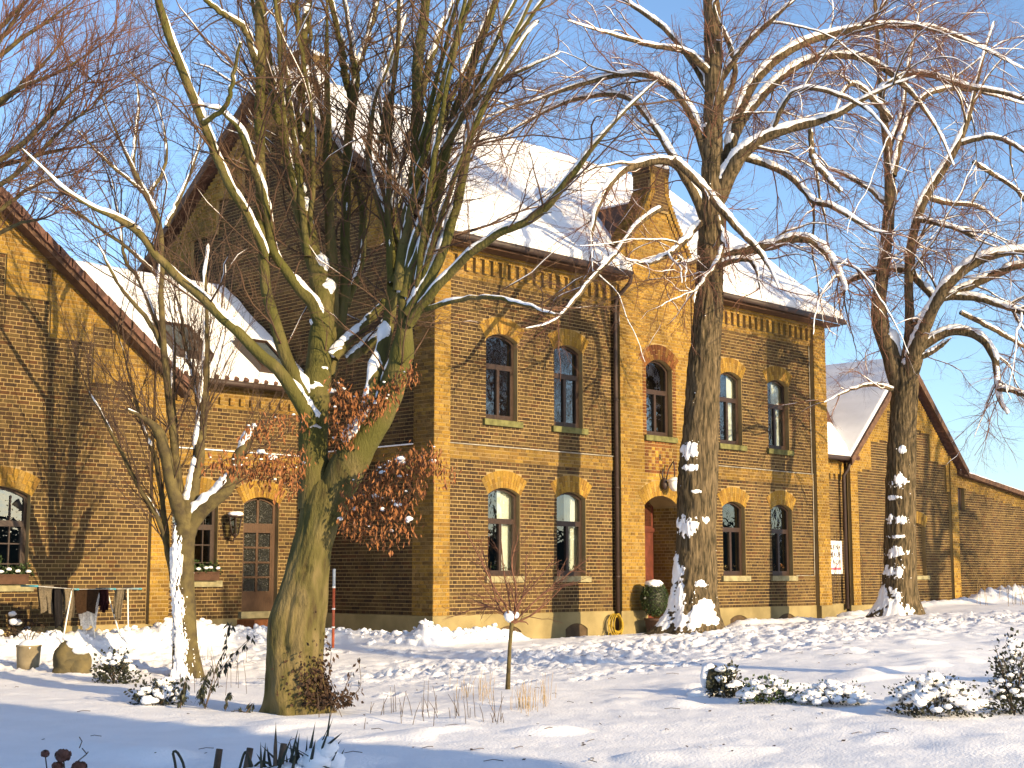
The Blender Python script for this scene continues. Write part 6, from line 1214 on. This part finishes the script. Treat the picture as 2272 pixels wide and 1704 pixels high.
# twigs and leaves fallen on the snow
P = []; V, F = [], []
for i in range(230):
    x, y = (random.gauss(1136, 620), random.uniform(1430, 1700)) if i % 3 else (random.gauss(1650, 260), random.uniform(1420, 1480))
    if not 0 < x < 2272: continue
    g = gpt(x, y); z = float(stamp(np.array([g[0]]), np.array([g[1]]), gz(np.array([g[0]]), np.array([g[1]])))[0]) + .006; a = random.uniform(0, 6.28)
    if i % 2:
        l = random.uniform(.03, .2); P.append([(g[0], g[1], z), (g[0] + .5 * l * math.cos(a), g[1] + .5 * l * math.sin(a), z + .012), (g[0] + l * math.cos(a + .3), g[1] + l * math.sin(a + .3), z + .004)])
    else:
        l = random.uniform(.012, .03); k = len(V); d = np.array([math.cos(a), math.sin(a), .2]) * l; b = np.array([-math.sin(a), math.cos(a), .3]) * l * .6; c = np.array([g[0], g[1], z + .006]); V += [c - d, c + b, c + d, c - b]; F += [(k, k + 1, k + 2), (k, k + 2, k + 3)]
P = np.array(P); v, q = tubes(P, np.ones(P.shape[:2]) * .0032, 4); tag(np_mesh('fallen_twigs', v, q, MT['stalk_dark'], None), 'bits of twig fallen on the snow under the trees', 'twigs', kind='stuff')
tag(np_mesh('fallen_leaves', np.array(V), np.array(F), MT['leaf_brown'], None, smooth=False), 'small brown leaves scattered over the snow', 'leaves', kind='stuff')
# ---- unseen trees and hedge, added for their shadows and mirror images
def conifer(x, y, h, r, label):
    z0 = float(gz0(x, y)); root = empty('conifer', (x, y, z0), label, 'tree', 'unseen conifers added behind the camera'); m = MB(); m.tube([(x, y, z0 - .2), (x, y, z0 + h * .9)], [.22, .04], 8); m.build('trunk', MT['bark_dark'], root); V, F = [], []
    for i in range(3200):
        t = random.random() ** .8; a = random.uniform(0, 6.283); rr = r * (1 - t) ** .8 * random.uniform(.25, 1.08) * (.8 + .35 * math.sin(a * 5 + t * 40)); p = np.array([x + rr * math.cos(a), y + rr * math.sin(a), z0 + .3 + t * h]); d = np.array([math.cos(a), math.sin(a), random.uniform(-.6, .1)]); b = np.cross(d, rng.normal(size=3)); b /= np.linalg.norm(b) + 1e-6; l = random.uniform(.35, .8); k = len(V); V += [p, p + d * l * .5 + b * .16, p + d * l, p + d * l * .5 - b * .16]; F += [(k, k + 1, k + 2), (k, k + 2, k + 3)]
    np_mesh('crown', np.array(V), np.array(F), MT['leaf_green'], root, smooth=False)
for x, y, h, r in ((-11.6, -31, 6.6, 1.7), (-13.6, -29, 5.6, 1.9), (-15.4, -32, 7.6, 2.1), (-18.0, -31, 7.2, 2.2), (-20.6, -33, 8.2, 2.3), (-23.4, -31, 7.4, 2.3), (-26, -33, 8, 2.4), (-12.6, -35, 8.4, 2.0)): conifer(x, y, h, r, 'unseen dark conifer added behind the camera to shade the near lawn')
hx = np.linspace(0, 1, 160); W_ = []
for s_, hh in ((0, 0), (0, 1), (3.0, 1), (3.0, 0)):
    xx = 26 + hx * 95; yy = -72 + hx * 50 - s_; top = 2.6 + 2.6 * fbm(hx * 24, s_, 0, 77, 3) + 1.2 * noise(hx * 90, s_, 0, 78); W_.append(np.stack([xx, yy, hh * top], -1))
W_ = np.array(W_); k_ = np.arange(4 * 160).reshape(4, 160); Q_ = np.stack([k_[:-1, :-1], k_[:-1, 1:], k_[1:, 1:], k_[1:, :-1]], -1).reshape(-1, 4)
tag(np_mesh('hedge', W_.reshape(-1, 3), Q_, MT['leaf_dark'], None), 'unseen dark hedge added to be mirrored in the window panes', 'hedge', kind='stuff')  # added out of view to darken the lower panes by its reflection
def copy_tree(src, loc, rz, label, sc=1.0):
    r = src.copy(); COL.objects.link(r); r.location = loc; r.rotation_euler = (0, 0, rz); r.scale = (sc, sc, sc); r['label'] = label; r['group'] = 'unseen lime trees added for shadows and reflections'
    for ch_ in list(src.children):
        c2 = ch_.copy(); COL.objects.link(c2); c2.parent = r
    return r
lt_ = bpy.data.objects['lime_tree']; lt3 = bpy.data.objects['lime_tree.001']
for i, (x, y, rz, s_) in enumerate(((-1.6, -19, 2.0, .5), (22, -19, .7, 1.0), (33, -30, 3.9, 1.1), (46, -22, 5.0, 1.0))):  # tree copies added out of view to cast shadows and show in the panes
    src = (lt_, lt3)[i % 2]; copy_tree(src, (x, y, float(gz0(x, y))), rz, 'unseen bare lime tree added outside the picture for its shadow and reflection', s_)
